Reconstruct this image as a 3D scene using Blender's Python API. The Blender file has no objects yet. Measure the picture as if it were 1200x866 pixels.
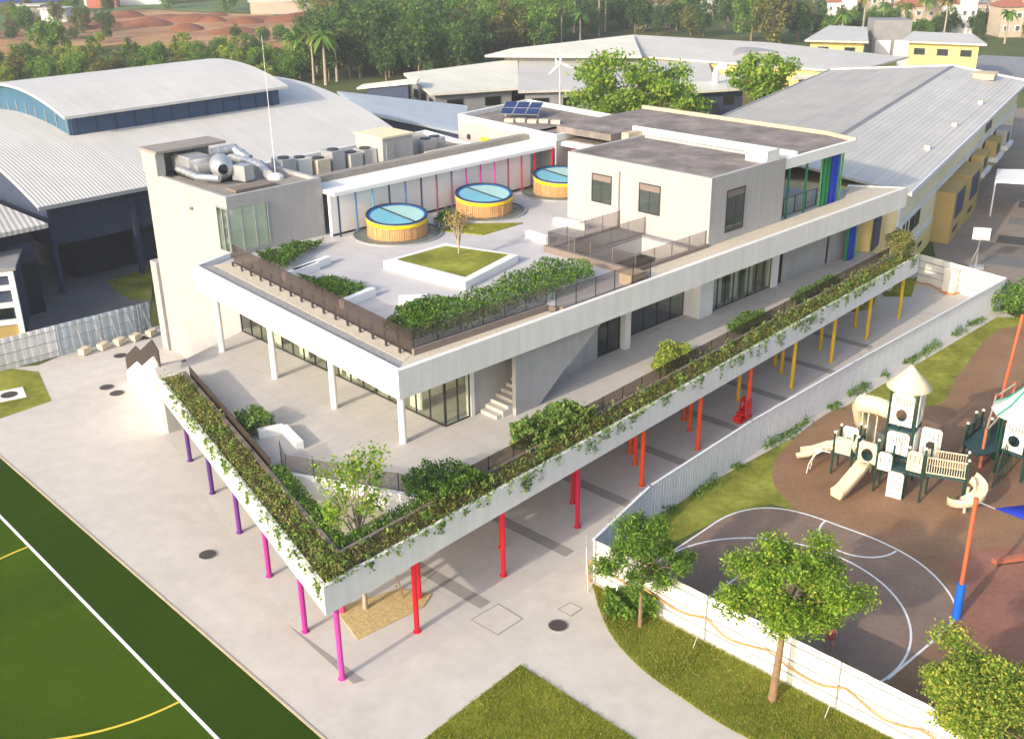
import bpy, bmesh, math, random
import numpy as np
from mathutils import Vector, Matrix
from mathutils.geometry import tessellate_polygon
random.seed(7); np.random.seed(7)
S = bpy.context.scene
COL = S.collection
R = math.radians

# ------------------------------------------------------------------ camera
FPX, CX, CY, CAMH = 1250.0, 600.0, 433.0, 26.0
TH, RO = R(23.2), R(-0.8)
FW = Vector((0, math.cos(TH), -math.sin(TH))); RT = Vector((1, 0, 0)); UP = RT.cross(FW)
R2 = RT*math.cos(RO)+UP*math.sin(RO); U2 = UP*math.cos(RO)-RT*math.sin(RO)
CAM = Vector((0, 0, CAMH))
cd = bpy.data.cameras.new('camera'); cam = bpy.data.objects.new('camera', cd); COL.objects.link(cam)
cd.sensor_width = 36; cd.lens = FPX*36/1200; cd.clip_end = 4000; cd.clip_start = 0.5
m3 = Matrix((R2, U2, -FW)).transposed()
cam.matrix_world = Matrix.Translation(CAM) @ m3.to_4x4()
S.camera = cam
# ------------------------------------------------------------------ sky and sun
SAZ, SEL = R(47.5), R(22.5)
W = bpy.data.worlds.new('World'); S.world = W; W.use_nodes = True
nt = W.node_tree; nt.nodes.clear()
o = nt.nodes.new('ShaderNodeOutputWorld'); b = nt.nodes.new('ShaderNodeBackground'); sk = nt.nodes.new('ShaderNodeTexSky')
sk.sky_type = 'NISHITA'; sk.sun_disc = False; sk.sun_elevation = SEL
sk.sun_rotation = math.atan2(-math.cos(SAZ), -math.sin(SAZ)); sk.air_density = 1.0; sk.dust_density = 3.6; sk.ozone_density = 1.6
b.inputs['Strength'].default_value = 0.15
nt.links.new(sk.outputs[0], b.inputs[0]); nt.links.new(b.outputs[0], o.inputs[0])
sl = bpy.data.lights.new('sun', 'SUN'); sun = bpy.data.objects.new('sun', sl); COL.objects.link(sun)
sl.energy = 2.0; sl.angle = R(0.7); sl.color = (1.0, 0.875, 0.70)
sun.rotation_euler = Vector((math.cos(SAZ)*math.cos(SEL), math.sin(SAZ)*math.cos(SEL), -math.sin(SEL))).to_track_quat('-Z', 'Y').to_euler()
sun.location = (-60, -60, 60)
S.view_settings.view_transform = 'Standard'; S.view_settings.look = 'None'
S.view_settings.exposure = 1.0; S.view_settings.gamma = 1.0; S.view_settings.use_curve_mapping = False
S.render.engine = 'CYCLES'

# ------------------------------------------------------------------ surveying helper
def U(x, y, z=0.0):
    """ground-survey helper: where the sight line at photo pixel x,y meets height z"""
    d = FW+R2*((x-CX)/FPX)-U2*((y-CY)/FPX)
    return CAM+d*((z-CAMH)/d.z)
def U2d(x, y, z=0.0):
    p = U(x, y, z); return (p.x, p.y)
def V2(a): return Vector((math.cos(R(a)), math.sin(R(a)), 0))

# ------------------------------------------------------------------ materials
M = {}
def mat(name, col, rough=0.7, var=0.0, scale=1.0, bump=0.0, bscale=None, spec=0.3, metal=0.0, col2=None, big=0.0, bigs=0.08, coords='Object'):
    m = bpy.data.materials.new(name); m.use_nodes = True; t = m.node_tree; n = t.nodes
    p = n['Principled BSDF']; p.inputs['Roughness'].default_value = rough; p.inputs['Metallic'].default_value = metal
    p.inputs['Specular IOR Level'].default_value = spec
    c = (*col, 1)
    tc = n.new('ShaderNodeTexCoord')
    if var or col2 or big:
        nz = n.new('ShaderNodeTexNoise'); nz.inputs['Scale'].default_value = scale; nz.inputs['Detail'].default_value = 6; nz.inputs['Roughness'].default_value = .65
        t.links.new(tc.outputs[coords], nz.inputs['Vector'])
        mx = n.new('ShaderNodeMix'); mx.data_type = 'RGBA'
        c2 = col2 if col2 else tuple(min(1, v*(1+var)) for v in col)
        c1 = col if col2 else tuple(v*(1-var) for v in col)
        mx.inputs[6].default_value = (*c1, 1); mx.inputs[7].default_value = (*c2, 1)
        mr = n.new('ShaderNodeMapRange'); mr.inputs[1].default_value = .3; mr.inputs[2].default_value = .7
        t.links.new(nz.outputs[0], mr.inputs[0]); t.links.new(mr.outputs[0], mx.inputs[0])
        out = mx.outputs[2]
        if big:
            n2 = n.new('ShaderNodeTexNoise'); n2.inputs['Scale'].default_value = bigs; n2.inputs['Detail'].default_value = 5
            t.links.new(tc.outputs[coords], n2.inputs['Vector'])
            m2 = n.new('ShaderNodeMapRange'); m2.inputs[1].default_value = .3; m2.inputs[2].default_value = .7; m2.inputs[3].default_value = 1-big; m2.inputs[4].default_value = 1+big
            t.links.new(n2.outputs[0], m2.inputs[0])
            mu = n.new('ShaderNodeVectorMath'); mu.operation = 'SCALE'
            t.links.new(out, mu.inputs[0]); t.links.new(m2.outputs[0], mu.inputs['Scale']); out = mu.outputs[0]
        t.links.new(out, p.inputs['Base Color'])
    else:
        p.inputs['Base Color'].default_value = c
    if bump:
        nb = n.new('ShaderNodeTexNoise'); nb.inputs['Scale'].default_value = bscale or scale*4; nb.inputs['Detail'].default_value = 4
        t.links.new(tc.outputs[coords], nb.inputs['Vector'])
        bp = n.new('ShaderNodeBump'); bp.inputs['Strength'].default_value = bump; bp.inputs['Distance'].default_value = .05
        t.links.new(nb.outputs[0], bp.inputs['Height']); t.links.new(bp.outputs[0], p.inputs['Normal'])
    M[name] = m
    return m
def leafmat(name, cols, trans=.42):
    m = bpy.data.materials.new(name); m.use_nodes = True; t = m.node_tree; n = t.nodes; n.clear()
    out = n.new('ShaderNodeOutputMaterial'); g = n.new('ShaderNodeNewGeometry'); rp = n.new('ShaderNodeValToRGB')
    els = rp.color_ramp.elements
    for i, c in enumerate(cols):
        e = els[i] if i < 2 else els.new(i/(len(cols)-1))
        e.position = i/(len(cols)-1); e.color = (*c, 1)
    t.links.new(g.outputs['Random Per Island'], rp.inputs[0])
    d = n.new('ShaderNodeBsdfPrincipled'); d.inputs['Roughness'].default_value = .55; d.inputs['Specular IOR Level'].default_value = .12
    tr = n.new('ShaderNodeBsdfTranslucent'); mx = n.new('ShaderNodeMixShader'); mx.inputs[0].default_value = trans
    t.links.new(rp.outputs[0], d.inputs['Base Color']); t.links.new(rp.outputs[0], tr.inputs[0])
    t.links.new(d.outputs[0], mx.inputs[1]); t.links.new(tr.outputs[0], mx.inputs[2]); t.links.new(mx.outputs[0], out.inputs[0])
    M[name] = m
def glassmat(name, tint, gloss=.12, rough=.03, opaque=0.0, dcol=(.1, .1, .1)):
    m = bpy.data.materials.new(name); m.use_nodes = True; t = m.node_tree; n = t.nodes; n.clear()
    out = n.new('ShaderNodeOutputMaterial'); tr = n.new('ShaderNodeBsdfTransparent'); tr.inputs[0].default_value = (*tint, 1)
    gl = n.new('ShaderNodeBsdfGlossy'); gl.inputs['Roughness'].default_value = rough; gl.inputs[0].default_value = (.9, .95, 1, 1)
    df = n.new('ShaderNodeBsdfDiffuse'); df.inputs[0].default_value = (*dcol, 1)
    fr = n.new('ShaderNodeLayerWeight'); fr.inputs[0].default_value = .12
    ad = n.new('ShaderNodeMath'); ad.operation = 'MULTIPLY_ADD'; ad.inputs[1].default_value = .3; ad.inputs[2].default_value = gloss; ad.use_clamp = True
    t.links.new(fr.outputs['Facing'], ad.inputs[0])
    m1 = n.new('ShaderNodeMixShader'); m1.inputs[0].default_value = opaque
    t.links.new(tr.outputs[0], m1.inputs[1]); t.links.new(df.outputs[0], m1.inputs[2])
    m2 = n.new('ShaderNodeMixShader'); t.links.new(ad.outputs[0], m2.inputs[0]); t.links.new(m1.outputs[0], m2.inputs[1]); t.links.new(gl.outputs[0], m2.inputs[2])
    t.links.new(m2.outputs[0], out.inputs[0]); M[name] = m
def ribmat(name, col, angle, pitch=.35, rough=.45, depth=.6, metal=0.0, var=.06, streak=.07):
    """standing-seam / corrugated sheet: fine ribs running across direction `angle` as relief"""
    m = mat(name, col, rough, var, .25, spec=.15, metal=metal, big=.06, bigs=.06); t = m.node_tree; n = t.nodes
    tc = n.new('ShaderNodeTexCoord'); mp = n.new('ShaderNodeMapping'); mp.inputs['Rotation'].default_value = (0, 0, -R(angle))
    wv = n.new('ShaderNodeTexWave'); wv.inputs['Scale'].default_value = 1/pitch/6.2832*3.1416; wv.wave_profile = 'SIN'
    bp = n.new('ShaderNodeBump'); bp.inputs['Strength'].default_value = depth; bp.inputs['Distance'].default_value = .04
    t.links.new(tc.outputs['Object'], mp.inputs[0]); t.links.new(mp.outputs[0], wv.inputs[0]); t.links.new(wv.outputs['Fac'], bp.inputs['Height'])
    t.links.new(bp.outputs[0], n['Principled BSDF'].inputs['Normal'])
    streaks(m, (1.6, .05, .3), streak, R(angle))
def streaks(m, sc, amt, rot=0.0, nscale=1.0):
    """weathering: tone drawn out along one direction (rain runs, sheet lengths)"""
    t = m.node_tree; n = t.nodes; p = n['Principled BSDF']
    tc = n.new('ShaderNodeTexCoord'); r_ = n.new('ShaderNodeMapping'); r_.inputs['Rotation'].default_value = (0, 0, -rot)
    s_ = n.new('ShaderNodeMapping'); s_.inputs['Scale'].default_value = sc
    nz = n.new('ShaderNodeTexNoise'); nz.inputs['Scale'].default_value = nscale; nz.inputs['Detail'].default_value = 5; nz.inputs['Roughness'].default_value = .7
    t.links.new(tc.outputs['Object'], r_.inputs[0]); t.links.new(r_.outputs[0], s_.inputs[0]); t.links.new(s_.outputs[0], nz.inputs['Vector'])
    mr = n.new('ShaderNodeMapRange'); mr.inputs[1].default_value = .32; mr.inputs[2].default_value = .68; mr.inputs[3].default_value = 1-amt; mr.inputs[4].default_value = 1+amt*.5
    t.links.new(nz.outputs[0], mr.inputs[0]); mu = n.new('ShaderNodeVectorMath'); mu.operation = 'SCALE'
    src = p.inputs['Base Color'].links[0].from_socket if p.inputs['Base Color'].links else None
    if src: t.links.new(src, mu.inputs[0])
    else: mu.inputs[0].default_value = p.inputs['Base Color'].default_value[:3]
    t.links.new(mr.outputs[0], mu.inputs['Scale']); t.links.new(mu.outputs[0], p.inputs['Base Color'])
def joints(m, vec, w, h, mortar, dark, flat=False, ang=44.0):
    """fine tile or slab joints; on walls u runs along either facade direction, on floors along both"""
    t = m.node_tree; n = t.nodes; p = n['Principled BSDF']; tc = n.new('ShaderNodeTexCoord'); a_ = R(ang)
    e1 = (math.cos(a_), math.sin(a_), 0); e2 = (-math.sin(a_), math.cos(a_), 0)
    d1 = n.new('ShaderNodeVectorMath'); d1.operation = 'DOT_PRODUCT'; d1.inputs[1].default_value = e1 if flat else tuple(x+y for x, y in zip(e1, e2))
    d2 = n.new('ShaderNodeVectorMath'); d2.operation = 'DOT_PRODUCT'; d2.inputs[1].default_value = e2 if flat else (0, 0, 1)
    t.links.new(tc.outputs['Object'], d1.inputs[0]); t.links.new(tc.outputs['Object'], d2.inputs[0])
    cb = n.new('ShaderNodeCombineXYZ'); t.links.new(d1.outputs['Value'], cb.inputs[0]); t.links.new(d2.outputs['Value'], cb.inputs[1])
    br = n.new('ShaderNodeTexBrick'); br.inputs['Scale'].default_value = 1; br.inputs['Brick Width'].default_value = w; br.inputs['Row Height'].default_value = h; br.inputs['Mortar Size'].default_value = mortar
    br.inputs['Color1'].default_value = (1, 1, 1, 1); br.inputs['Color2'].default_value = (.955, .955, .955, 1); br.inputs['Mortar'].default_value = (dark, dark, dark, 1); br.offset = .5 if not flat else 0
    t.links.new(cb.outputs[0], br.inputs['Vector']); mu = n.new('ShaderNodeMix'); mu.data_type = 'RGBA'; mu.blend_type = 'MULTIPLY'; mu.inputs[0].default_value = 1
    t.links.new(p.inputs['Base Color'].links[0].from_socket, mu.inputs[6]); t.links.new(br.outputs[0], mu.inputs[7]); t.links.new(mu.outputs[2], p.inputs['Base Color'])

mat('terrain', (.075, .105, .03), .95, scale=.05, col2=(.12, .13, .05), big=.35, bigs=.02, spec=.04)
mat('paving', (.57, .53, .48), .85, .05, 1.2, bump=.15, bscale=30, big=.07, bigs=.12)
mat('paving_grey', (.55, .52, .49), .85, .05, 1.5, bump=.12, bscale=30, big=.06, bigs=.15)
mat('paving_dark', (.30, .28, .265), .8, .08, 2)
mat('paving_line', (.30, .28, .26), .8)
mat('turf_dark', (.030, .064, .004), .9, .22, 14, bump=.6, bscale=60, big=.12, bigs=.12, spec=.04)
mat('turf', (.052, .10, .005), .9, .2, 14, bump=.6, bscale=60, big=.16, bigs=.2, spec=.04)
mat('line_white', (.8, .8, .78), .7, .05, 3)
mat('line_yellow', (.75, .55, .05), .7, .05, 3)
mat('lawn', (.18, .225, .020), .95, scale=3.5, col2=(.33, .30, .045), bump=.9, bscale=40, big=.38, bigs=.45, spec=.04)
mat('lawn_dry', (.17, .22, .024), .95, scale=2.5, col2=(.34, .31, .07), bump=.9, bscale=40, big=.38, bigs=.4, spec=.04)
mat('rubber', (.29, .175, .105), .9, .12, 5, bump=.3, bscale=60, big=.18, bigs=.18, spec=.04)
mat('rubber_court', (.275, .195, .15), .9, .1, 5, bump=.3, bscale=60, big=.14, bigs=.2, spec=.04)
mat('rubber_red', (.30, .15, .105), .9, .12, 4, big=.2, bigs=.25, spec=.04)
mat('asphalt', (.07, .065, .06), .9, .15, 3, big=.2)
mat('yard', (.26, .21, .17), .9, .12, 1, big=.25, bigs=.1)
mat('yard_grey', (.17, .165, .165), .9, .12, 1, big=.2, bigs=.15)
mat('soil_dark', (.25, .095, .042), .95, .3, .2, bump=.8, bscale=.6)
mat('soil_red', (.30, .13, .055), .95, scale=.09, col2=(.46, .29, .14), big=.35, bigs=.035, bump=.8, bscale=.5)
mat('field_green', (.10, .16, .045), .95, .25, .15, big=.25, bigs=.03)
mat('white_paint', (.80, .785, .735), .6, .025, .6, big=.025, bigs=.3)
mat('white_bright', (.86, .85, .82), .5, .02, .6)
mat('wall_stone', (.42, .412, .402), .8, .045, 1.6, bump=.15, bscale=20, big=.04, bigs=.4)
mat('wall_stucco', (.44, .43, .415), .85, .04, 3, bump=.25, bscale=25, big=.035, bigs=.5)
mat('terrace_floor', (.55, .515, .47), .75, .05, 1.4, bump=.08, bscale=20, big=.06, bigs=.25)
mat('deck_floor', (.56, .535, .525), .75, .05, 1.2, big=.07, bigs=.25)
mat('gravel', (.36, .35, .34), .95, .35, 9, bump=1.0, bscale=18)
mat('gravel_warm', (.62, .54, .42), .95, .2, 8, bump=.9, bscale=18)
mat('roof_brown', (.24, .205, .185), .95, .25, 1.2, bump=.4, bscale=8, big=.3, bigs=.5)
mat('roof_kerb', (.30, .27, .24), .9, .12, 2)
mat('sand_edge', (.58, .47, .32), .9, .12, 2)
mat('brown_panel', (.05, .037, .03), .6, .08, 2)
mat('brown_kerb', (.22, .175, .15), .85, .1, 3)
mat('soil', (.12, .085, .055), .95, .3, 3, bump=.5, bscale=9)
mat('mulch', (.42, .31, .14), .95, scale=6, col2=(.62, .5, .25), bump=1.0, bscale=14)
mat('dark_metal', (.035, .035, .037), .5)
mat('grey_metal', (.42, .43, .44), .45, .06, 1, metal=.35)
mat('galv', (.55, .56, .58), .35, .1, 2, metal=.6)
mat('frame_dark', (.045, .042, .04), .5)
mat('interior', (.66, .62, .52), .9, .1, .5)
mat('interior_floor', (.50, .45, .37), .8, .1, .5)
mat('curtain', (.72, .70, .60), .9, .05, 2)
mat('wood', (.50, .27, .105), .65, scale=2.2, col2=(.62, .37, .17))
mat('yellow', (.85, .58, .01), .5, .04, 2)
mat('yellow_wall', (.74, .60, .24), .8, .05, .6, big=.05, bigs=.2)
mat('ochre_wall', (.45, .33, .12), .8, .06, .6, big=.06, bigs=.2)
mat('pale_yellow', (.76, .70, .46), .8, .04, .5, big=.05, bigs=.2)
mat('yellow_bright', (.82, .66, .22), .8, .04, .5)
mat('blue_ring', (.015, .13, .42), .35)
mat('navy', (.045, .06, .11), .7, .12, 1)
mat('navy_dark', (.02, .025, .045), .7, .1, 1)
mat('teal_panel', (.05, .13, .21), .5, .08, .8)
mat('clerestory', (.05, .09, .17), .5, .1, .6)
mat('bark', (.24, .16, .09), .95, .25, 6, bump=.6, bscale=20)
mat('bark_pale', (.38, .32, .25), .95, .2, 6)
mat('plastic_cream', (.72, .62, .42), .4, .03, 2)
mat('plastic_white', (.76, .74, .66), .4, .03, 2)
mat('post_green', (.012, .055, .038), .45)
mat('mesh_teal', (.03, .075, .075), .6, .1, 3)
mat('orange_pole', (.62, .13, .055), .5)
mat('blue_pad', (.01, .14, .62), .5, .05, 4)
mat('sail_blue', (.012, .03, .36), .7, .06, 3)
mat('terracotta', (.45, .15, .09), .8, .08, 2)
mat('hose', (.58, .27, .085), .6, .08, 4)
mat('fence_white', (.72, .73, .76), .55, .04, .8, big=.05, bigs=.3)
mat('fence_cream', (.82, .80, .74), .55, .03, .8, big=.03, bigs=.4)
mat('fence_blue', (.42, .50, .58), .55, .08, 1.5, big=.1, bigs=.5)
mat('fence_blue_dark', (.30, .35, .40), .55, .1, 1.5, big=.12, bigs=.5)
mat('weight_block', (.66, .58, .42), .9, .08, 3)
mat('manhole', (.07, .06, .055), .6, .2, 8)
mat('solar', (.018, .035, .12), .25, spec=.6)
mat('red_plastic', (.62, .012, .015), .35)
mat('skin', (.45, .27, .19), .6)
mat('hair', (.02, .015, .012), .6)
mat('shirt_red', (.42, .10, .09), .8)
mat('roof_tile', (.34, .13, .085), .85, .15, 1.5)
mat('villa_wall', (.50, .42, .33), .85, .06, .5)
mat('slate', (.27, .265, .275), .7, .12, .8)
ribmat('roof_cream', (.63, .605, .565), 45.4, .45, .5, depth=.55)
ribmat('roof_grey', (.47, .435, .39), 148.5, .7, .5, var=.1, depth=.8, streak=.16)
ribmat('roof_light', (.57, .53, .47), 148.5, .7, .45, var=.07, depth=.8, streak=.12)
ribmat('roof_blue', (.38, .43, .49), 45, .5, .5)
ribmat('roof_far', (.54, .52, .48), 30, .6, .5)
ribmat('roof_far_cream', (.72, .69, .58), 30, .6, .5)
ribmat('roof_far_dark', (.36, .34, .345), 30, .6, .6)
glassmat('glass_window', (.90, .94, .90), .03)
glassmat('glass_dark', (.62, .66, .66), .03)
glassmat('glass_bronze', (.66, .60, .55), .015, opaque=.2, dcol=(.14, .105, .085))
glassmat('glass_smoke', (.80, .78, .77), .01, opaque=.10, dcol=(.2, .18, .17))
glassmat('glass_clear', (.92, .93, .91), .01, opaque=.04, dcol=(.5, .5, .45))
glassmat('glass_sky', (.5, .62, .62), .06, rough=.12, opaque=.9, dcol=(.44, .70, .66))
glassmat('glass_sky_blue', (.3, .5, .6), .05, rough=.12, opaque=.9, dcol=(.20, .52, .64))
glassmat('glass_ring', (.35, .42, .40), .06, opaque=.55, dcol=(.22, .27, .24))
leafmat('leaf_bright', [(0.069, 0.161, 0.016), (0.172, 0.322, 0.029), (0.310, 0.483, 0.052), (0.460, 0.500, 0.081)])
leafmat('leaf_warm', [(0.091, 0.194, 0.027), (0.227, 0.364, 0.046), (0.455, 0.500, 0.068), (0.500, 0.500, 0.114)])
leafmat('leaf_mid', [(0.057, 0.140, 0.023), (0.114, 0.239, 0.036), (0.194, 0.342, 0.049), (0.296, 0.433, 0.068)])
leafmat('leaf_dark', [(0.033, 0.079, 0.023), (0.064, 0.140, 0.033), (0.114, 0.205, 0.042), (0.170, 0.261, 0.049)])
leafmat('leaf_olive', [(0.067, 0.106, 0.028), (0.144, 0.174, 0.039), (0.251, 0.251, 0.057), (0.366, 0.308, 0.097)])
leafmat('leaf_hedge', [(0.035, 0.096, 0.018), (0.070, 0.166, 0.025), (0.123, 0.245, 0.035), (0.210, 0.280, 0.052)], .25)
leafmat('leaf_dry', [(.10, .14, .03), (.18, .23, .05), (.28, .27, .08), (.37, .28, .11)], .25)
leafmat('leaf_vine', [(0.052, 0.123, 0.028), (0.105, 0.210, 0.044), (0.193, 0.298, 0.061), (0.333, 0.385, 0.105)], .25)
leafmat('leaf_pale', [(0.175, 0.280, 0.070), (0.315, 0.420, 0.105), (0.420, 0.420, 0.175), (0.420, 0.420, 0.245)])
leafmat('blade', [(.12, .19, .016), (.21, .30, .025), (.33, .36, .05), (.44, .38, .10)], .35)
leafmat('twig', [(.30, .20, .09), (.40, .28, .12), (.34, .26, .08)], .2)
joints(M['wall_stone'], None, .3, .15, .012, .90); joints(M['wall_stucco'], None, .3, .15, .012, .91)
joints(M['terrace_floor'], None, 1.2, .6, .02, .86, True); joints(M['deck_floor'], None, 1.2, 1.2, .02, .88, True, 44)
joints(M['paving'], None, 4.0, 4.0, .016, .93, True, 44); joints(M['paving_grey'], None, 1.6, 1.6, .016, .9, True, 48)
for nm_ in ('white_paint', 'wall_stone', 'wall_stucco', 'pale_yellow', 'yellow_wall'): streaks(M[nm_], (2.2, 2.2, .25), .085)
streaks(M['fence_cream'], (1.5, 1.5, .3), .06); streaks(M['fence_white'], (1.5, 1.5, .3), .08)
streaks(M['paving'], (.6, .6, .6), .045); streaks(M['turf'], (1, .06, 1), .10, R(-46)); streaks(M['turf_dark'], (1, .06, 1), .10, R(-46)); streaks(M['rubber'], (.5, .5, .5), .14); streaks(M['rubber_court'], (.5, .5, .5), .12)
def colmat(nm, c): return M.get(nm) or mat(nm, c, .45, .03, 2)

# ------------------------------------------------------------------ mesh builder
class MB:
    def __init__(s): s.v = []; s.f = []; s.sm = []
    def add(s, vs, fs, smooth=False):
        k = len(s.v); s.v += [tuple(v) for v in vs]; s.f += [tuple(i+k for i in f) for f in fs]; s.sm += [smooth]*len(fs); return s
    def box(s, c, sz, rz=0.0):
        x, y, z = sz[0]/2, sz[1]/2, sz[2]/2; ca, sa = math.cos(rz), math.sin(rz)
        vs = [(c[0]+ca*a-sa*b_, c[1]+sa*a+ca*b_, c[2]+d) for d in (-z, z) for a, b_ in ((-x, -y), (x, -y), (x, y), (-x, y))]
        return s.add(vs, [(3, 2, 1, 0), (4, 5, 6, 7), (0, 1, 5, 4), (1, 2, 6, 5), (2, 3, 7, 6), (3, 0, 4, 7)])
    def prism(s, poly, z0, z1, holes=(), ztop=None):
        loops = [list(poly)]+[list(h) for h in holes]
        def area(p): return sum(p[i][0]*p[(i+1) % len(p)][1]-p[(i+1) % len(p)][0]*p[i][1] for i in range(len(p)))
        loops = [l if (area(l) > 0) == (i == 0) else l[::-1] for i, l in enumerate(loops)]
        flat = [p for l in loops for p in l]; n = len(flat)
        tris = tessellate_polygon([[Vector((p[0], p[1], 0)) for p in l] for l in loops])
        fs = []
        for t in tris:
            a, b_, c = (flat[i] for i in t)
            up = (b_[0]-a[0])*(c[1]-a[1])-(c[0]-a[0])*(b_[1]-a[1]) > 0
            t = t if up else t[::-1]
            fs.append(tuple(i+n for i in t)); fs.append(tuple(t[::-1]))
        k = 0
        for l in loops:
            m_ = len(l)
            for i in range(m_):
                j = (i+1) % m_; fs.append((k+i, k+j, k+j+n, k+i+n))
            k += m_
        zt = (lambda p: z1) if ztop is None else ztop
        return s.add([(p[0], p[1], z0) for p in flat]+[(p[0], p[1], zt(p)) for p in flat], fs)
    def wall(s, a, b_, z0, z1, t=.2, side=0):
        """upright slab from a to b; side -1/0/1: body right / centred / left of the line"""
        a = Vector((a[0], a[1], 0)); b_ = Vector((b_[0], b_[1], 0)); d = (b_-a).normalized(); nn = Vector((-d.y, d.x, 0))*t
        o0 = nn*(-.5+side*.5); o1 = nn*(.5+side*.5)
        return s.prism([(a+o0)[:2], (b_+o0)[:2], (b_+o1)[:2], (a+o1)[:2]], z0, z1)
    def tube(s, pts, r, n=8, cap=True, smooth=True):
        pts = [Vector(p) for p in pts]; rs = r if hasattr(r, '__len__') else [r]*len(pts); vs = []; fs = []
        prev = None
        for i, p in enumerate(pts):
            d = (pts[min(i+1, len(pts)-1)]-pts[max(i-1, 0)]).normalized()
            if prev is None: u = d.orthogonal().normalized()
            else: u = (prev-d*prev.dot(d)).normalized()
            prev = u; w = d.cross(u)
            for k in range(n):
                a = 2*math.pi*k/n; vs.append(p+(u*math.cos(a)+w*math.sin(a))*rs[i])
        for i in range(len(pts)-1):
            for k in range(n): fs.append((i*n+k, i*n+(k+1) % n, (i+1)*n+(k+1) % n, (i+1)*n+k))
        s.add(vs, fs, smooth)
        if cap: s.add(vs[:n][::-1], [tuple(range(n))]); s.add(vs[-n:], [tuple(range(n))])
        return s
    def lathe(s, c, prof, n=32, smooth=False, a0=0, a1=360):
        vs = []; full = abs(a1-a0) >= 360; m_ = n if full else n+1
        for r, z in prof:
            for k in range(m_):
                a = R(a0+(a1-a0)*k/n); vs.append((c[0]+r*math.cos(a), c[1]+r*math.sin(a), c[2]+z))
        fs = []
        for i in range(len(prof)-1):
            for k in range(n):
                j = (k+1) % m_; fs.append((i*m_+k, i*m_+j, (i+1)*m_+j, (i+1)*m_+k))
        return s.add(vs, fs, smooth)
    def build(s, name, m, parent=None, mats=None):
        me = bpy.data.meshes.new(name); me.from_pydata(s.v, [], s.f)
        me.polygons.foreach_set('use_smooth', s.sm); me.materials.append(M[m] if isinstance(m, str) else m); me.update()
        return link(name, me, parent)
def link(name, me, parent=None):
    o_ = bpy.data.objects.new(name, me); COL.objects.link(o_)
    if parent is not None: adopt(o_, parent)
    return o_
def wm(o_):
    """world matrix without waiting for a depsgraph update"""
    b_ = o_.matrix_basis
    return wm(o_.parent) @ o_.matrix_parent_inverse @ b_ if o_.parent else b_.copy()
def adopt(o_, p):
    o_.parent = p; o_.matrix_parent_inverse = wm(p).inverted()
def tag(o_, label=None, cat=None, group=None, kind=None):
    if label: o_['label'] = label
    if cat: o_['category'] = cat
    if group: o_['group'] = group
    if kind: o_['kind'] = kind
    return o_
def thing(name, label, cat, loc=(0, 0, 0), group=None, rz=0.0):
    e = bpy.data.objects.new(name, None); COL.objects.link(e); e.location = loc; e.rotation_euler = (0, 0, rz); e.empty_display_size = .3
    return tag(e, label, cat, group)
def cp(o_, parent=None, loc=None, rz=None, scale=None):
    """copy of a thing and of its parts and sub-parts"""
    c = o_.copy(); COL.objects.link(c)
    if parent is not None: c.parent = parent
    if loc is not None: c.location = loc
    if rz is not None: c.rotation_euler = (0, 0, rz)
    if scale is not None: c.scale = (scale,)*3 if not hasattr(scale, '__len__') else scale
    for ch in list(o_.children): cp(ch, c)
    return c
def sheet(name, poly, z, m, kind='structure'):
    o_ = MB().prism(poly, z-.25, z).build(name, m); o_['kind'] = kind; return o_
def px(pts, z=0.0): return [U2d(x, y, z) for x, y in pts]
def ribbon(pts, w, z0, z1, closed=False):
    """flat painted band that follows a plan polyline"""
    mb = MB(); n = len(pts); P = [Vector((p[0], p[1], 0)) for p in pts]; L = []; Rr = []
    for i in range(n):
        a = P[(i-1) % n] if (closed or i > 0) else P[i]; c = P[(i+1) % n] if (closed or i < n-1) else P[i]
        d = (c-a).normalized(); q = Vector((-d.y, d.x, 0))*(w/2); L.append(P[i]+q); Rr.append(P[i]-q)
    for i in range(n if closed else n-1):
        j = (i+1) % n
        mb.prism([Rr[i][:2], Rr[j][:2], L[j][:2], L[i][:2]], z0, z1)
    return mb
def leaves(pts, size, m, name, parent=None, squash=1.0, aspect=.55, up=0.0, jitter=.55):
    """many small leaf faces, one mesh"""
    pts = np.asarray(pts, float); n = len(pts)
    d = np.random.normal(size=(n, 3)); d[:, 2] = d[:, 2]*squash+up; d /= np.linalg.norm(d, axis=1)[:, None]
    q = np.random.normal(size=(n, 3)); q -= d*(q*d).sum(1)[:, None]; q /= np.linalg.norm(q, axis=1)[:, None]
    sz = size*(1+jitter*np.random.uniform(-1, 1, n))[:, None]
    nn = np.cross(d, q)
    a = pts-d*sz*.5; c = pts+d*sz*.5; bl = pts+q*sz*aspect*.5+nn*sz*.08; br = pts-q*sz*aspect*.5+nn*sz*.08
    v = np.stack([a, br, c, bl], 1).reshape(-1, 3)
    me = bpy.data.meshes.new(name); me.vertices.add(n*4); me.vertices.foreach_set('co', v.ravel())
    me.loops.add(n*4); me.loops.foreach_set('vertex_index', np.arange(n*4, dtype=np.int32))
    me.polygons.add(n); me.polygons.foreach_set('loop_start', np.arange(n, dtype=np.int32)*4)
    try: me.polygons.foreach_set('loop_total', np.full(n, 4, dtype=np.int32))
    except Exception: pass
    me.materials.append(M[m]); me.update(calc_edges=True); me.validate()
    return link(name, me, parent)
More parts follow.
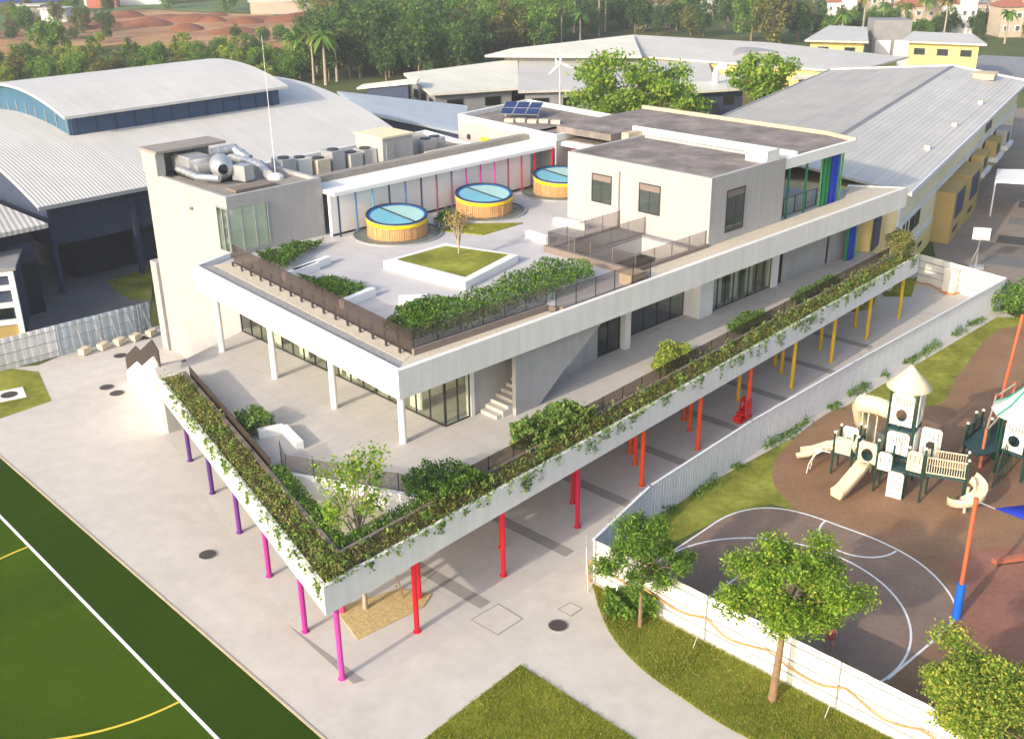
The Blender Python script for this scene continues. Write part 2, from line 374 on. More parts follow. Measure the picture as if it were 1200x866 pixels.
def cloud(n, clumps, k=1.0, shell=.45):
    """n points spread over ellipsoid clumps (x,y,z,rx,ry,rz), denser towards each skin"""
    w = np.array([(c[3]*c[4]*c[5])**.67 for c in clumps]); w /= w.sum(); out = []
    for c, m_ in zip(clumps, np.random.multinomial(n, w)):
        d = np.random.normal(size=(m_, 3)); d /= np.linalg.norm(d, axis=1)[:, None]
        r = np.clip(1-np.abs(np.random.normal(0, shell, m_)), .05, 1.08)[:, None]*(1+.1*np.random.normal(size=(m_, 1)))
        out.append(np.array(c[:3])+d*r*np.array(c[3:6])*k)
    return np.concatenate(out)
def tree(name, label, base, h, crown, trunk_r, nleaf, leaf, lm, cat='tree', group=None, clumps=12, cr=(.42, .36), bark='bark', lean=(0, 0), seed=0, stake=False, fork=.45, aspect=.55, gap=.45, spread=(.5, .8)):
    """crown=(dx,dy,zc,rx,ry,rz) relative to the base"""
    rs = random.Random(seed); np.random.seed(seed+11); bx, by, bz = base
    t = thing(name, label, cat, base, group)
    cx_, cy_, zc, rx, ry, rz_ = crown; cl = []
    for i in range(clumps):
        a = i*2.399+rs.uniform(-.4, .4); zz = 1-2*(i+.5)/clumps; rr = math.sqrt(1-zz*zz)
        f = rs.uniform(*spread); s_ = rs.uniform(.65, 1.3)
        cl.append((bx+cx_+math.cos(a)*rr*rx*f, by+cy_+math.sin(a)*rr*ry*f, bz+zc+zz*rz_*f, rx*cr[0]*s_, ry*cr[0]*s_, rz_*cr[1]*s_))
    mb = MB(); top = Vector((bx+lean[0]+cx_*.5, by+lean[1]+cy_*.5, bz+zc-rz_*.35)); B = Vector(base)
    mid = B.lerp(top, .5)+Vector((rs.uniform(-.06, .06), rs.uniform(-.06, .06), 0))*h*.15
    mb.tube([B-Vector((0, 0, .15)), B+Vector((0, 0, .1)), mid, top], [trunk_r*1.35, trunk_r*1.1, trunk_r*.85, trunk_r*.6], 8)
    for i, c in enumerate(cl):
        s_ = mid.lerp(top, rs.uniform(fork, 1)); e = Vector(c[:3]); k = s_.lerp(e, .5)+Vector((0, 0, .08*h*rs.uniform(0, 1)))
        mb.tube([s_, k, e], [trunk_r*.3, trunk_r*.18, trunk_r*.07], 5, cap=False)
    mb.build('trunk', bark, t)
    leaves(cloud(nleaf, cl, 1.0, gap), leaf, lm, 'crown', t, aspect=aspect)
    return t
def smooth(pts, n=5, closed=True):
    P = [Vector((p[0], p[1])) for p in pts]; out = []; m_ = len(P)
    for i in range(m_ if closed else m_-1):
        a, b_, c, d = (P[(i+k) % m_] if closed else P[min(max(i+k, 0), m_-1)] for k in (-1, 0, 1, 2))
        for j in range(n):
            t = j/n; q = .5*((2*b_)+(c-a)*t+(2*a-5*b_+4*c-d)*t*t+(3*b_-a-3*c+d)*t**3); out.append((q.x, q.y))
    if not closed: out.append(tuple(P[-1]))
    return out
# ================================================================== the setting: ground
sheet('ground', [(-900, -120), (900, -120), (900, 1500), (-900, 1500)], -.02, 'terrain')
sheet('plaza_paving', px([(-90, 436), (0, 432), (45, 428), (100, 405), (176, 384), (300, 360), (640, 300), (1088, 320), (1190, 372), (760, 604), (696, 668), (1110, 875), (1240, 945), (1240, 1010), (300, 1010), (-300, 700)]), 0.0, 'paving')
FD = V2(48.0)
und = [U2d(192, 508), U2d(345, 735), U2d(424, 806), U2d(690, 645), U2d(1100, 366), U2d(1075, 300), U2d(640, 330), U2d(300, 380)]
sheet('covered_paving', und, .004, 'paving_grey')
# darker stone bands let into the covered paving, one in every bay
for i, (x, y) in enumerate([(-2.9, 37.9), (.75, 41.6), (4.1, 45.5), (7.5, 49.4), (11.0, 53.2), (14.3, 57.0), (17.9, 61.1), (21.4, 65.0)]):
    d = V2(-44); c = Vector((x, y, 0)); q = V2(46)*.32
    tag(MB().prism([(c-d*2.4-q)[:2], (c+d*2.35-q)[:2], (c+d*2.35+q)[:2], (c-d*2.4+q)[:2]], -.2, .008).build('paving_band', 'paving_dark'), kind='structure')
tag(MB().prism(px([(338, 733), (352, 742), (428, 797), (414, 801)]), -.2, .008).build('paving_band', 'paving_dark'), kind='structure')
# sports field
fa, fb = Vector((-27.03, 49.98, 0)), Vector((-6.62, 28.7, 0)); fd = (fb-fa).normalized(); fn = Vector((fd.y, -fd.x, 0))
if fn.x > 0: fn = -fn
f0, f1 = fa-fd*14, fb+fd*14
sheet('sports_turf_margin', [f0[:2], f1[:2], (f1+fn*30)[:2], (f0+fn*30)[:2]], .012, 'turf_dark')
la, lb = Vector((-24.36, 43.86, 0)), Vector((-10.30, 28.77, 0)); ld = (lb-la).normalized(); ln = fn
l0, l1 = la-ld*14, lb+ld*16
sheet('sports_turf', [l0[:2], l1[:2], (l1+ln*24)[:2], (l0+ln*24)[:2]], .016, 'turf')
tag(ribbon([l0[:2], l1[:2]], .13, -.1, .021).build('touch_line', 'line_white'), 'long straight white touch line on the sports turf', 'line', kind='structure')
A, B_ = U(33, 641), U(211, 822); c0 = (A+B_)/2; rr = (A-B_).length/2; a0 = math.atan2((A-c0).y, (A-c0).x)
arc = [(c0.x+rr*math.cos(a0+math.pi*k/40), c0.y+rr*math.sin(a0+math.pi*k/40)) for k in range(41)]
tag(ribbon(arc, .1, -.1, .026).build('goal_arc', 'line_yellow'), 'yellow curved goal area line on the sports turf', 'line', kind='structure')
tag(ribbon([f0[:2], f1[:2]], .1, -.1, .03).build('field_kerb', 'sand_edge'), kind='structure')
# lawns
sheet('lawn_corner', px([(-60, 424), (45, 436), (60, 470), (-60, 511)]), .02, 'lawn_dry')
lw = px([(610, 779), (497, 866), (430, 930), (900, 960), (745, 866)])
sheet('lawn_front', lw, .02, 'lawn')
lr = smooth([(694, 684), (698, 698), (703, 715), (713, 738), (730, 762), (757, 788), (795, 815), (840, 845), (890, 872), (1010, 930)], 5, False)+[(1240, 966), (1007, 846), (696, 685)]
sheet('lawn_beside_hoarding', px(lr), .02, 'lawn_dry')
sheet('lawn_playground', px([(730, 640), (760, 604), (900, 530), (1168, 372), (1330, 372), (1330, 560), (1200, 640), (1060, 640), (905, 590), (850, 605), (780, 640)]), .012, 'lawn_dry')
# playground rubber surface
rub = smooth([(930, 600), (908, 570), (906, 545), (920, 525), (950, 498), (985, 478), (1040, 470), (1100, 475), (1130, 430), (1200, 380), (1420, 420), (1420, 900), (1300, 930), (1040, 800), (800, 690), (790, 660), (830, 615), (880, 598)], 4)
sheet('playground_rubber', px(rub), .018, 'rubber')
crt = [(745, 668), (790, 645), (820, 625), (850, 606), (880, 597), (910, 596), (945, 603), (985, 617), (1030, 634), (1070, 655), (1098, 678), (1116, 702), (1119, 720), (1108, 738), (1040, 796)]
cq_ = smooth(crt[1:], 5, False)
sheet('play_court', px(cq_)+[(13.0, 29.2), (4.2, 38.3)], .023, 'rubber_court')
sheet('red_rubber_path', px([(1119, 655), (1155, 640), (1420, 640), (1420, 780), (1150, 780), (1100, 740), (1122, 715)]), .022, 'rubber_red')
ct = px(cq_)
tag(ribbon(ct, .09, -.1, .028).build('court_boundary', 'line_white'), 'white boundary line round the brown play court', 'line', kind='structure')
def elarc(p, q, side, n=22, sag=.5):
    a_, b2 = U(*p), U(*q); c_ = (a_+b2)/2; r_ = (a_-b2).length/2; t0 = math.atan2((a_-c_).y, (a_-c_).x)
    return [(c_.x+r_*math.cos(t0+side*math.pi*k/n), c_.y+r_*math.sin(t0+side*math.pi*k/n)) for k in range(n+1)]
tag(ribbon(elarc((967, 611), (1050, 646), 1), .09, -.1, .0285).build('key_arc', 'line_white'), 'white half circle on the court edge near the slide', 'line', kind='structure')
cc = U(902, 715); cr_ = (U(1045, 790)-cc).length
big = [(cc.x+cr_*math.cos(R(a)), cc.y+cr_*math.sin(R(a))) for a in range(-62, 148, 5)]
tag(ribbon(big, .09, -.1, .0285).build('three_point_arc', 'line_white'), 'large white arc sweeping across the brown court', 'line', kind='structure')
for p, q in [((836, 697), (876, 668)), ((955, 725), (985, 711)), ((985, 711), (958, 688)), ((900, 655), (958, 688))]:
    tag(ribbon([U2d(*p), U2d(*q)], .08, -.1, .0285).build('lane_line', 'line_white'), kind='structure')
# yard beyond the end fence, service yard on the left
sheet('service_yard', px([(30, 400), (0, 340), (60, 290), (176, 280), (176, 386), (110, 402)]), .006, 'yard_grey')
sheet('side_yard', [(33.2, 79), (36.5, 71.5), (60, 60), (140, 90), (120, 170), (70, 150), (36, 88)], .006, 'yard')
for k in range(6):
    c = Vector((37.5+k*3.4, 82+k*5.6, 0)); d = V2(-28); q = V2(62)*1.25
    tag(MB().prism([(c+d*.5-q)[:2], (c+d*22-q)[:2], (c+d*22+q)[:2], (c+d*.5+q)[:2]], -.1, .012).build('yard_band', ['yard_grey', 'asphalt'][k % 2]), kind='structure')
tag(MB().prism(px([(126, 330), (178, 312), (178, 352), (155, 352), (140, 345)]), -.1, .012).build('yard_lawn', 'lawn_dry'), kind='structure')
for a in ([(996, 352), (1030, 340), (1022, 362), (998, 366)], [(1030, 330), (1075, 325), (1068, 348), (1035, 348)]):
    tag(MB().prism(px(a), -.1, .012).build('lawn_patch', 'lawn'), kind='structure')
# far country
sheet('red_earth', px([(-30, 40), (60, 33), (110, 15), (180, 12), (240, 16), (300, 18), (360, 22), (430, 30), (430, 62), (340, 58), (250, 62), (150, 52), (100, 58), (60, 66), (-40, 66)]), .15, 'soil_red')
sheet('green_field', px([(60, 32), (130, 8), (420, -4), (420, 12), (250, 14), (180, 10), (110, 16)]), .12, 'field_green')
sheet('green_field', px([(-60, 20), (60, 16), (100, 35), (40, 60), (-60, 64)]), .1, 'field_green')
mb = MB()
for i in range(16):
    p = U(random.uniform(110, 370), random.uniform(18, 40)); w = random.uniform(4, 10); hh = random.uniform(.8, 2.2)
    mb.lathe((p.x, p.y, 0), [(w, -.1), (w*.7, hh*.5), (w*.3, hh*.92), (.05, hh)], 10, True)
tag(mb.build('earth_mounds', 'soil_dark'), kind='structure')
# manholes and inspection lids
def disc(c, r, z0, z1, n=24): return [(c.x+r*math.cos(2*math.pi*k/n), c.y+r*math.sin(2*math.pi*k/n)) for k in range(n)], z0, z1
MH = [((654, 733), .37, 'round dark manhole cover on the pale paving beside the curved lawn'), ((243.5, 650), .37, 'round manhole cover alone between turf and magenta columns'),
      ((125, 454), .40, 'left of the two round manhole covers beside the zigzag stair'), ((137, 461), .40, 'right of the two round manhole covers beside the zigzag stair'),
      ((141, 417), .40, 'round manhole cover in front of the grey hoarding'), ((171, 396), .35, 'round manhole cover at the foot of the tall stair tower')]
for p, r, lab in MH:
    c = U(*p); t = tag(MB().prism(*disc(c, r, -.1, .022)).build('manhole_cover', 'manhole'), lab, 'manhole', 'manhole covers')
    MB().lathe((c.x, c.y, 0), [(r, .0), (r, .026), (r+.04, .026), (r+.04, 0)], 24).build('rim', 'paving_line', t)
c = U(11, 463.5); t = thing('drain_cover', 'round drain cover in a white square slab on the corner lawn', 'drain', (c.x, c.y, 0))
MB().box((c.x, c.y, 0), (1.7, 1.7, .1), R(30)).build('slab', 'white_paint', t); MB().prism(*disc(c, .48, 0, .06)).build('cover', 'manhole', t)
def lid(cor, lab, split=False):
    P = [U(*c_) for c_ in cor]; t = thing('inspection_lid', lab, 'lid', (P[0].x, P[0].y, 0))
    ribbon([p[:2] for p in P], .07, -.05, .016, True).build('frame', 'paving_line', t)
    if split: ribbon([((P[0]+P[3])/2)[:2], ((P[1]+P[2])/2)[:2]], .06, -.05, .0165).build('joint', 'paving_line', t)
    MB().prism([p[:2] for p in P], -.05, .012).build('cover', 'paving', t)
lid([(552, 726), (584, 708), (612, 725), (583, 744)], 'large square paved inspection lid split in two halves', False)
lid([(654, 714), (668, 706), (682, 713), (669, 722)], 'small square paved inspection lid beside the dark manhole')
lid([(1071, 371), (1085, 365), (1100, 371), (1086, 377)], 'square paved lid between yellow columns and long white fence')
lid([(1004, 413), (1015, 408), (1024, 414), (1013, 420)], 'small square lid beside the fifth yellow column')
# ================================================================== the school
K0 = Vector((-4.72, 40.65, 0)); E1 = V2(44); E2 = V2(134); BA = R(44)
def BF(a, b_, z=0.0): p = K0+E1*a+E2*b_; return Vector((p.x, p.y, z))
def B2(*ab): return [BF(*q)[:2] for q in ab]
sch = thing('school_building', 'white two storey school with planted terraces and roof deck on coloured columns', 'building', (0, 50, 0))
def part(name, mb, m, p=None, lab=None):
    o_ = mb.build(name, m, p or sch)
    if lab: o_['label'] = lab
    return o_
ZT, ZP0, ZP1, ZS0, ZS1, ZD = 3.9, 3.2, 4.4, 7.3, 8.6, 8.3
PC = Vector((-6.7, 31.3, 0)); PR = V2(47.7); PL = V2(121.3); NR = Vector((-PR.y, PR.x, 0)); NL = Vector((PL.y, -PL.x, 0))
LR, LL = 51.0, 21.9
def PRp(s, n, z=0): p = PC+PR*s+NR*n; return Vector((p.x, p.y, z))
def PLp(s, n, z=0): p = PC+PL*s+NL*n; return Vector((p.x, p.y, z))
def vcorner(n1, n2):
    """plan corner n1 inside the right planter line and n2 inside the left one"""
    # PC+PR*s+NR*n1 = PC+PL*t+NL*n2
    d = NL*n2-NR*n1; det = PR.x*(-PL.y)+PL.x*PR.y; s = (d.x*(-PL.y)+PL.x*d.y)/det
    return PC+PR*s+NR*n1
WB = 1.25
ci, ck, cf = vcorner(WB, WB), vcorner(WB+.16, WB+.16), vcorner(.16, .16)
# terrace slab with its triangular void
void = [(-6.75, 34.9), (-9.6, 40.1), (-3.7, 37.9)]
ter = [ck[:2], PRp(LR, WB+.16)[:2], BF(43.0, 8)[:2], BF(43, 20)[:2], BF(4.1, 20)[:2], (-15.73, 57.5), (-17.9, 53.3), PLp(LL, WB+.16)[:2]]
part('terrace_slab', MB().prism(ter, ZP0+.02, ZT, [void]), 'terrace_floor')
# planters: troughs with parapets, soil, kerb
for nm, P, L, Nn in (('r', PRp, LR, 0), ('l', PLp, LL, 1)):
    tip = PC; pin = ci; pk = ck; cff = cf
    tr = part('planter_fascia', MB().prism([tip[:2], P(L, 0)[:2], P(L, .16)[:2], cff[:2]], ZP0, ZP1), 'white_paint')
    part('planter_base', MB().prism([cff[:2], P(L, .16)[:2], P(L, WB)[:2], pin[:2]], ZP0+.01, ZP0+.25), 'white_paint')
    part('planter_soil', MB().prism([cff[:2], P(L-.12, .16)[:2], P(L-.12, WB)[:2], pin[:2]], ZP0+.25, ZP1-.12), 'soil')
    part('planter_kerb', MB().prism([pin[:2], P(L, WB)[:2], P(L, WB+.16)[:2], pk[:2]], ZP0, ZP1+.03), 'brown_kerb')
    part('planter_end', MB().prism([P(L-.12, .16)[:2], P(L, .16)[:2], P(L, WB)[:2], P(L-.12, WB)[:2]], ZP0, ZP1-.002), 'white_paint')
# balustrades of the terrace
def balustrade(p, q, z, h, m, n, name='balustrade', post='dark_metal', parent=None, gap=.02, t=.025, lab=None, posts=True):
    p = Vector((p[0], p[1], z)); q = Vector((q[0], q[1], z)); d = (q-p); L = d.length; d.normalize()
    an = math.atan2(d.y, d.x); c = (p+q)/2
    o_ = part(name, MB().box((c.x, c.y, z+.03), (L, .07, .06), an), post, parent, lab)
    pm = MB().box((0, 0, h/2), (.035, .035, h)).build('post', post, o_) if posts else None
    for i in range(n+1):
        if not posts: break
        k = p+d*L*i/n
        if i: pm = pm.copy(); COL.objects.link(pm)
        pm.location = k; pm.rotation_euler = (0, 0, an)
    for i in range(n):
        MB().wall((p+d*(L*i/n+.025))[:2], (p+d*(L*(i+1)/n-.025))[:2], z+.06, z+h-.02, t).build('glass_panel', m, o_)
    return o_
balustrade(PLp(21.6, WB+.3), PLp(9.6, WB+.3), ZT, .9, 'brown_panel', 8, post='brown_panel', lab='solid brown balustrade panels behind the left planter')
balustrade(PRp(8.5, WB+.28), PRp(49.5, WB+.28), ZT, 1.1, 'glass_bronze', 26)
balustrade((-10.2, 41.6), (-9.7, 40.3), ZT, 1.05, 'glass_smoke', 1)
balustrade((-9.7, 40.3), (-3.5, 38.1), ZT, 1.05, 'glass_smoke', 5)
part('void_parapet', MB().wall((-9.75, 40.13), (-3.6, 37.86), ZP0, ZT+.28, .22), 'white_bright')
part('void_parapet', MB().wall((-6.75, 34.95), (-9.62, 40.2), ZP0, ZT+.05, .12), 'white_paint')
part('void_parapet', MB().wall((-6.75, 34.95), (-3.66, 37.95), ZP0, ZT+.05, .12), 'white_paint')
part('low_wall', MB().wall(U(303, 513, ZT)[:2], U(333, 507, ZT)[:2], ZT-.1, ZT+.42, .35).wall(U(333, 507, ZT)[:2], U(352, 527, ZT)[:2], ZT-.1, ZT+.4, .35), 'white_bright')
# ground floor walls set well back under the terrace
part('ground_floor_wall', MB().prism(B2((9, 4.5), (42, 4.5), (42, 19.6), (9, 19.6)), 0, ZP0+.03), 'white_paint')
# coloured columns under the planters
def cyl(mb, c, r, z0, z1, n=14): return mb.tube([(c[0], c[1], z0), (c[0], c[1], z1)], r, n)
PAL = {'purple': (.10, .03, .20), 'violet': (.16, .035, .26), 'magenta': (.42, .03, .26), 'pink': (.66, .06, .34), 'rose': (.70, .06, .20), 'red': (.72, .014, .03), 'crimson': (.50, .012, .045), 'vermilion': (.80, .075, .01), 'amber': (.78, .30, .01), 'gold': (.72, .45, .015), 'navyc': (.02, .04, .12), 'bluec': (.06, .17, .40), 'skyc': (.12, .36, .55), 'plum': (.16, .06, .14), 'greenc': (.015, .22, .08), 'deepblue': (.01, .04, .45), 'limec': (.15, .42, .16), 'maroon': (.24, .03, .07)}
for k, v in PAL.items(): mat('column_'+k, v, .45, .04, 3)
def column(c, z0, z1, colr, r=.11, ring=True):
    o_ = part('column', cyl(MB(), c, r, z0, z1), 'column_'+colr)
    if ring: MB().lathe((c[0], c[1], z0), [(r+.05, 0), (r+.05, .04), (r, .05)], 14).build('base_ring', 'column_'+colr, o_)
    return o_
lc = [(-16.79, 49.2, 'purple'), (-14.77, 45.78, 'purple'), (-12.6, 42.12, 'violet'), (-10.51, 38.57, 'magenta'), (-8.3, 34.69, 'magenta'), (-6.45, 31.85, 'pink')]
for x, y, c in lc:
    q = Vector((x, y, 0)); column((x, y), 0, ZP0+.01, c)
rc = [('red', 1), ('red', 1), ('crimson', 1), ('vermilion', 2), ('vermilion', 2), ('vermilion', 1), ('gold', 2), ('gold', 1), ('gold', 1), ('gold', 0)]
for i, (c, nb) in enumerate(rc):
    p = Vector((-3.88+3.39*i, 34.59+3.79*i, 0)); column(p[:2], 0, ZP0+.01, c)
    for k in range(nb):
        q = p+Vector((-.08-.1*k, 2.2+1.25*k, 0)); column(q[:2], 0, ZP0+.03, {5: 'gold'}.get(i, c))
column((-7.0, 35.9), 0, 3.85, 'rose')
# stair down beside the tower, zigzag side walls
sa, sb = Vector((-19.07, 52.44, 0)), Vector((-23.43, 59.64, 0)); sd = (sb-sa).normalized(); sn = Vector((sd.y, -sd.x, 0)); SL = (sb-sa).length
ztop = [(8.4, .45), (8.1, .86), (4.7, 2.62), (3.5, 2.74), (.0, 4.56), (-1.2, 4.36)]
zig = [(0, 0), (SL, 0)]+ztop[:5]
zigb = ztop[::-1]+[(s_, z+.95) for s_, z in ztop]
def sidewall(off, t, zig):
    P = [sa+sn*off+sd*s_ for s_, z in zig]; n = len(zig)
    vs = [(p.x, p.y, z) for p, (s_, z) in zip(P, zig)]+[(p.x+sn.x*t, p.y+sn.y*t, z) for p, (s_, z) in zip(P, zig)]
    fs = [tuple(range(n)), tuple(range(2*n-1, n-1, -1))]+[(i, i+n, (i+1) % n+n, (i+1) % n) for i in range(n)]
    return MB().add(vs, fs)
st = part('stair', sidewall(0, .18, zig), 'white_paint', lab='outside stair with zigzag topped side walls')
sidewall(.06, .05, zigb).build('zigzag_balustrade', 'brown_panel', st)
sidewall(1.75, .16, [(0, 0), (SL, 0), (SL, .15), (0, ZT-.02)]).build('inner_side_wall', 'white_paint', st)
for i in range(22):
    f = i/22; p = sa+sd*(.2+f*(SL-.4))+sn*.96; z = ZT*(1-f)
    MB().box((p.x, p.y, z/2), (SL/22+.01, 1.55, max(z, .16)), math.atan2(sd.y, sd.x)).build('step', 'terrace_floor', st)
part('stair_end_wall', MB().wall((sa+sn*.18)[:2], (sa+sn*2.6+sd*.3)[:2], 0, ZP0+.0, .2), 'wall_stucco')
part('landing', MB().prism([PLp(LL, .16)[:2], (sa+sd*.2)[:2], (sa+sn*2.4+sd*.4)[:2], PLp(LL, 2.2)[:2]], ZP0, ZT-.003), 'terrace_floor')
# ---- roof slab (first floor ceiling / roof deck)
Lc = BF(1.3, 19.3)
slab = B2((0, 0), (43.6, -.2), (41.6, 3.0), (39.5, 5.0), (39.5, 22), (10.4, 22), (10.4, 20.2), (4.0, 20.2), (1.35, 19.4))
dv = B2((17.7, 2.0), (22.9, 2.0), (22.9, 5.75), (17.7, 5.75))
sd_ = part('roof_slab', MB().prism(slab, ZS0, ZD, [dv]), 'deck_floor')
def rim(pts, t, z0, z1, m, name='fascia', side=1):
    mb = MB()
    P = [BF(*q) for q in pts]
    for i in range(len(P)-1):
        mb.wall(P[i][:2], P[i+1][:2], z0, z1, t, side)
    return part(name, mb, m, sd_)
part('fascia', MB().prism(B2((-.06, -.06), (43.7, -.26), (43.55, .02), (.2, .2)), ZS0-.03, ZS1), 'white_paint', sd_)
part('fascia', MB().prism(B2((-.06, -.06), (.2, .2), (1.55, 19.35), (1.27, 19.45)), ZS0-.03, ZS1+.002), 'white_paint', sd_)
part('fascia', MB().prism(B2((1.27, 19.45), (1.55, 19.2), (4.0, 20.0), (4.0, 20.25)), ZS0-.03, ZS1-.002), 'white_paint', sd_)
part('fascia', MB().prism(B2((43.7, -.26), (43.55, .02), (41.5, 3.0), (41.7, 3.1)), ZS0-.03, ZS1-.004), 'white_paint', sd_)
# gravel border, warm pebble strip, kerb of the deck
part('gravel_border', MB().prism(B2((.2, .2), (.9, .75), (2.3, 18.9), (1.55, 19.3)), ZD, ZD+.2), 'gravel', sd_)
part('pebble_border', MB().prism(B2((.9, .75), (1.62, 1.12), (3.3, 18.5), (2.3, 18.9)), ZD, ZD+.22), 'gravel_warm', sd_)
part('pebble_border', MB().prism(B2((.2, .2), (9.6, .14), (9.6, .72), (1.62, 1.12), (.9, .75)), ZD, ZD+.21), 'gravel_warm', sd_)
part('pebble_border', MB().prism(B2((17.0, .12), (43.5, .03), (41.5, 2.9), (38.4, 1.45), (17.0, 1.35)), ZD, ZD+.22), 'gravel_warm', sd_)
part('deck_kerb', MB().wall(BF(1.62, 1.0)[:2], BF(9.7, .74)[:2], ZD, ZD+.5, .16).wall(BF(9.7, .74)[:2], BF(10.2, .2)[:2], ZD, ZD+.42, .14), 'brown_kerb', sd_)
bl = balustrade(BF(3.25, 18.4), BF(1.66, 1.06), ZD+.2, 1.1, 'glass_bronze', 16, name='deck_balustrade', posts=False, lab='bronze glass balustrade along the sunny deck edge')
balustrade(BF(1.75, 1.1), BF(9.7, .84), ZD+.45, .95, 'glass_smoke', 6, name='deck_balustrade')
balustrade(BF(9.8, .3), BF(16.9, .3), ZD+.2, 1.1, 'glass_smoke', 5, name='deck_balustrade')
for i in range(16):
    p = BF(3.25-.33+(-1.59)*(i+.5)/16, 18.4-17.34*(i+.5)/16, 0); MB().box((p.x, p.y, ZD+.33), (.05, .14, .3), BA).build('foot', 'dark_metal', bl)
# white round columns holding the roof slab
for b_ in (2.1, 7.4, 12.65, 17.95):
    c = BF(1.66, b_); part('white_column', cyl(MB(), c, .17, ZT, ZS0, 18), 'white_bright')
# ---- first floor: glazing, piers, walls
def glazing(p, q, z0, z1, n, m='glass_window', fr='frame_dark', fw=.06, rail=None, name='window', parent=None, t=.07, lab=None):
    p = Vector((p[0], p[1], 0)); q = Vector((q[0], q[1], 0)); d = q-p; L = d.length; d.normalize(); an = math.atan2(d.y, d.x)
    f = MB()
    for i in range(n+1):
        c = p+d*(L*i/n); f.box((c.x, c.y, (z0+z1)/2), (fw, t, z1-z0), an)
    for z in [z0+fw/2, z1-fw/2]+([rail] if rail else []):
        c = (p+q)/2; f.box((c.x, c.y, z), (L-fw, t*.8, fw), an)
    o_ = part(name, f, fr, parent, lab)
    for i in range(n):
        MB().wall((p+d*(L*i/n+fw/2))[:2], (p+d*(L*(i+1)/n-fw/2))[:2], z0+fw, z1-fw, .02).build('pane', m, o_)
    return o_
glazing(BF(4.05, 19.8), BF(4.05, 1.95), ZT, ZS0, 17)
glazing(BF(4.1, 1.93), BF(5.6, 1.93), ZT, ZS0, 2)
part('pier', MB().prism(B2((5.62, 1.85), (5.85, 1.85), (5.85, 2.2), (5.62, 2.2)), ZT, ZS0), 'white_paint')
part('inner_wall', MB().prism(B2((5.85, 1.95), (13.6, 1.95), (13.6, 2.2), (5.85, 2.2)), ZT, ZS0), 'wall_stucco')
part('room_floor', MB().prism(B2((4.15, 2.3), (41.3, 2.9), (41.3, 19.5), (4.15, 19.5)), ZT-.02, ZT+.012), 'interior_floor')
for a in (9.5, 17.3, 24.4, 32.2): part('partition', MB().prism(B2((a, 2.5), (a+.2, 2.5), (a+.2, 19.4), (a, 19.4)), ZT+.012, ZS0), 'interior')
part('back_wall', MB().prism(B2((4.4, 10.6), (17.2, 10.6), (17.2, 10.8), (4.4, 10.8)), ZT+.012, ZS0), 'interior')
part('back_wall', MB().prism(B2((17.6, 8.5), (41.5, 8.5), (41.5, 8.7), (17.6, 8.7)), ZT+.012, ZS0-.01), 'interior')
mb = MB()
for b_ in (4, 6.5, 9.2, 13.5, 16.2): mb.prism(B2((4.35, b_), (4.42, b_), (4.42, b_+.9), (4.35, b_+.9)), ZT+.05, ZS0-.05)
part('curtain', mb, 'curtain')
# stair wall with its raking lower edge, steps behind it
fwz = [(7.2, ZT), (8.75, ZT), (10.55, ZT+1.35), (11.3, ZT+1.75), (13.75, ZS0-.03), (7.2, ZS0-.03)]
vs = [BF(a, .42, z) for a, z in fwz]+[BF(a, .66, z) for a, z in fwz]; n = 6
part('raking_stair_wall', MB().add(vs, [tuple(range(n)), tuple(range(2*n-1, n-1, -1))]+[(i, i+n, (i+1) % n+n, (i+1) % n) for i in range(n)]), 'wall_stone', lab='pale wall with a slanting lower edge beside the terrace stair')
ts = part('terrace_stair', MB().prism(B2((6.25, .75), (6.6, .75), (6.6, 1.9), (6.25, 1.9)), ZT, ZT+.17), 'terrace_floor')
for i in range(1, 16):
    a = 6.25+.35*i
    MB().prism(B2((a, .7), (a+.36, .7), (a+.36, 1.93), (a, 1.93)), ZT+.17*max(0, i-3), ZT+.17*(i+1)).build('step', 'terrace_floor', ts)
glazing(BF(15.2, 2.45), BF(17.1, 2.45), ZT, ZS0, 2, 'glass_dark')
part('wall', MB().prism(B2((12.2, 2.3), (15.15, 2.3), (15.15, 2.55), (12.2, 2.55)), ZT, ZS0-.005), 'wall_stone')
part('pier', MB().prism(B2((17.15, 2.05), (17.6, 2.05), (17.6, 2.6), (17.15, 2.6)), ZT, ZS0), 'white_paint')
glazing(BF(17.6, 3.2), BF(23.8, 3.2), ZT, ZS0, 5, 'glass_dark', rail=ZT+2.3)
part('pier', MB().prism(B2((23.8, 2.0), (25.1, 2.0), (25.1, 3.3), (23.8, 3.3)), ZT, ZS0), 'white_paint')
glazing(BF(25.1, 2.3), BF(31.6, 2.3), ZT, ZS0, 8, 'glass_window', lab='long glazed screen with dark mullions')
part('pier', MB().prism(B2((31.6, 2.1), (32.2, 2.1), (32.2, 2.6), (31.6, 2.6)), ZT, ZS0), 'white_paint')
glazing(BF(32.2, 2.35), BF(32.9, 2.35), ZT, ZS0, 1, 'glass_dark')
part('wall', MB().prism(B2((32.9, 2.15), (38.0, 2.15), (38.0, 2.5), (32.9, 2.5)), ZT, ZS0), 'wall_stone')
glazing(BF(38.0, 2.35), BF(38.5, 2.35), ZT, ZS0, 1, 'glass_dark')
part('wall', MB().prism(B2((38.5, 2.15), (40.4, 2.15), (40.4, 2.5), (38.5, 2.5)), ZT, ZS0), 'wall_stone')
mb = MB()
for a in (26.2, 27.9, 29.5): mb.prism(B2((a, 2.7), (a+.7, 2.7), (a+.7, 2.78), (a, 2.78)), ZT+.05, ZS0-.2)
part('curtain', mb, 'curtain')
for a_, c, r_ in ((39.75, 'greenc', .1), (40.1, 'deepblue', .17), (40.5, 'deepblue', .17), (40.9, 'limec', .09)): column(BF(a_, 1.65)[:2], ZT, ZS0, c, r_, False)
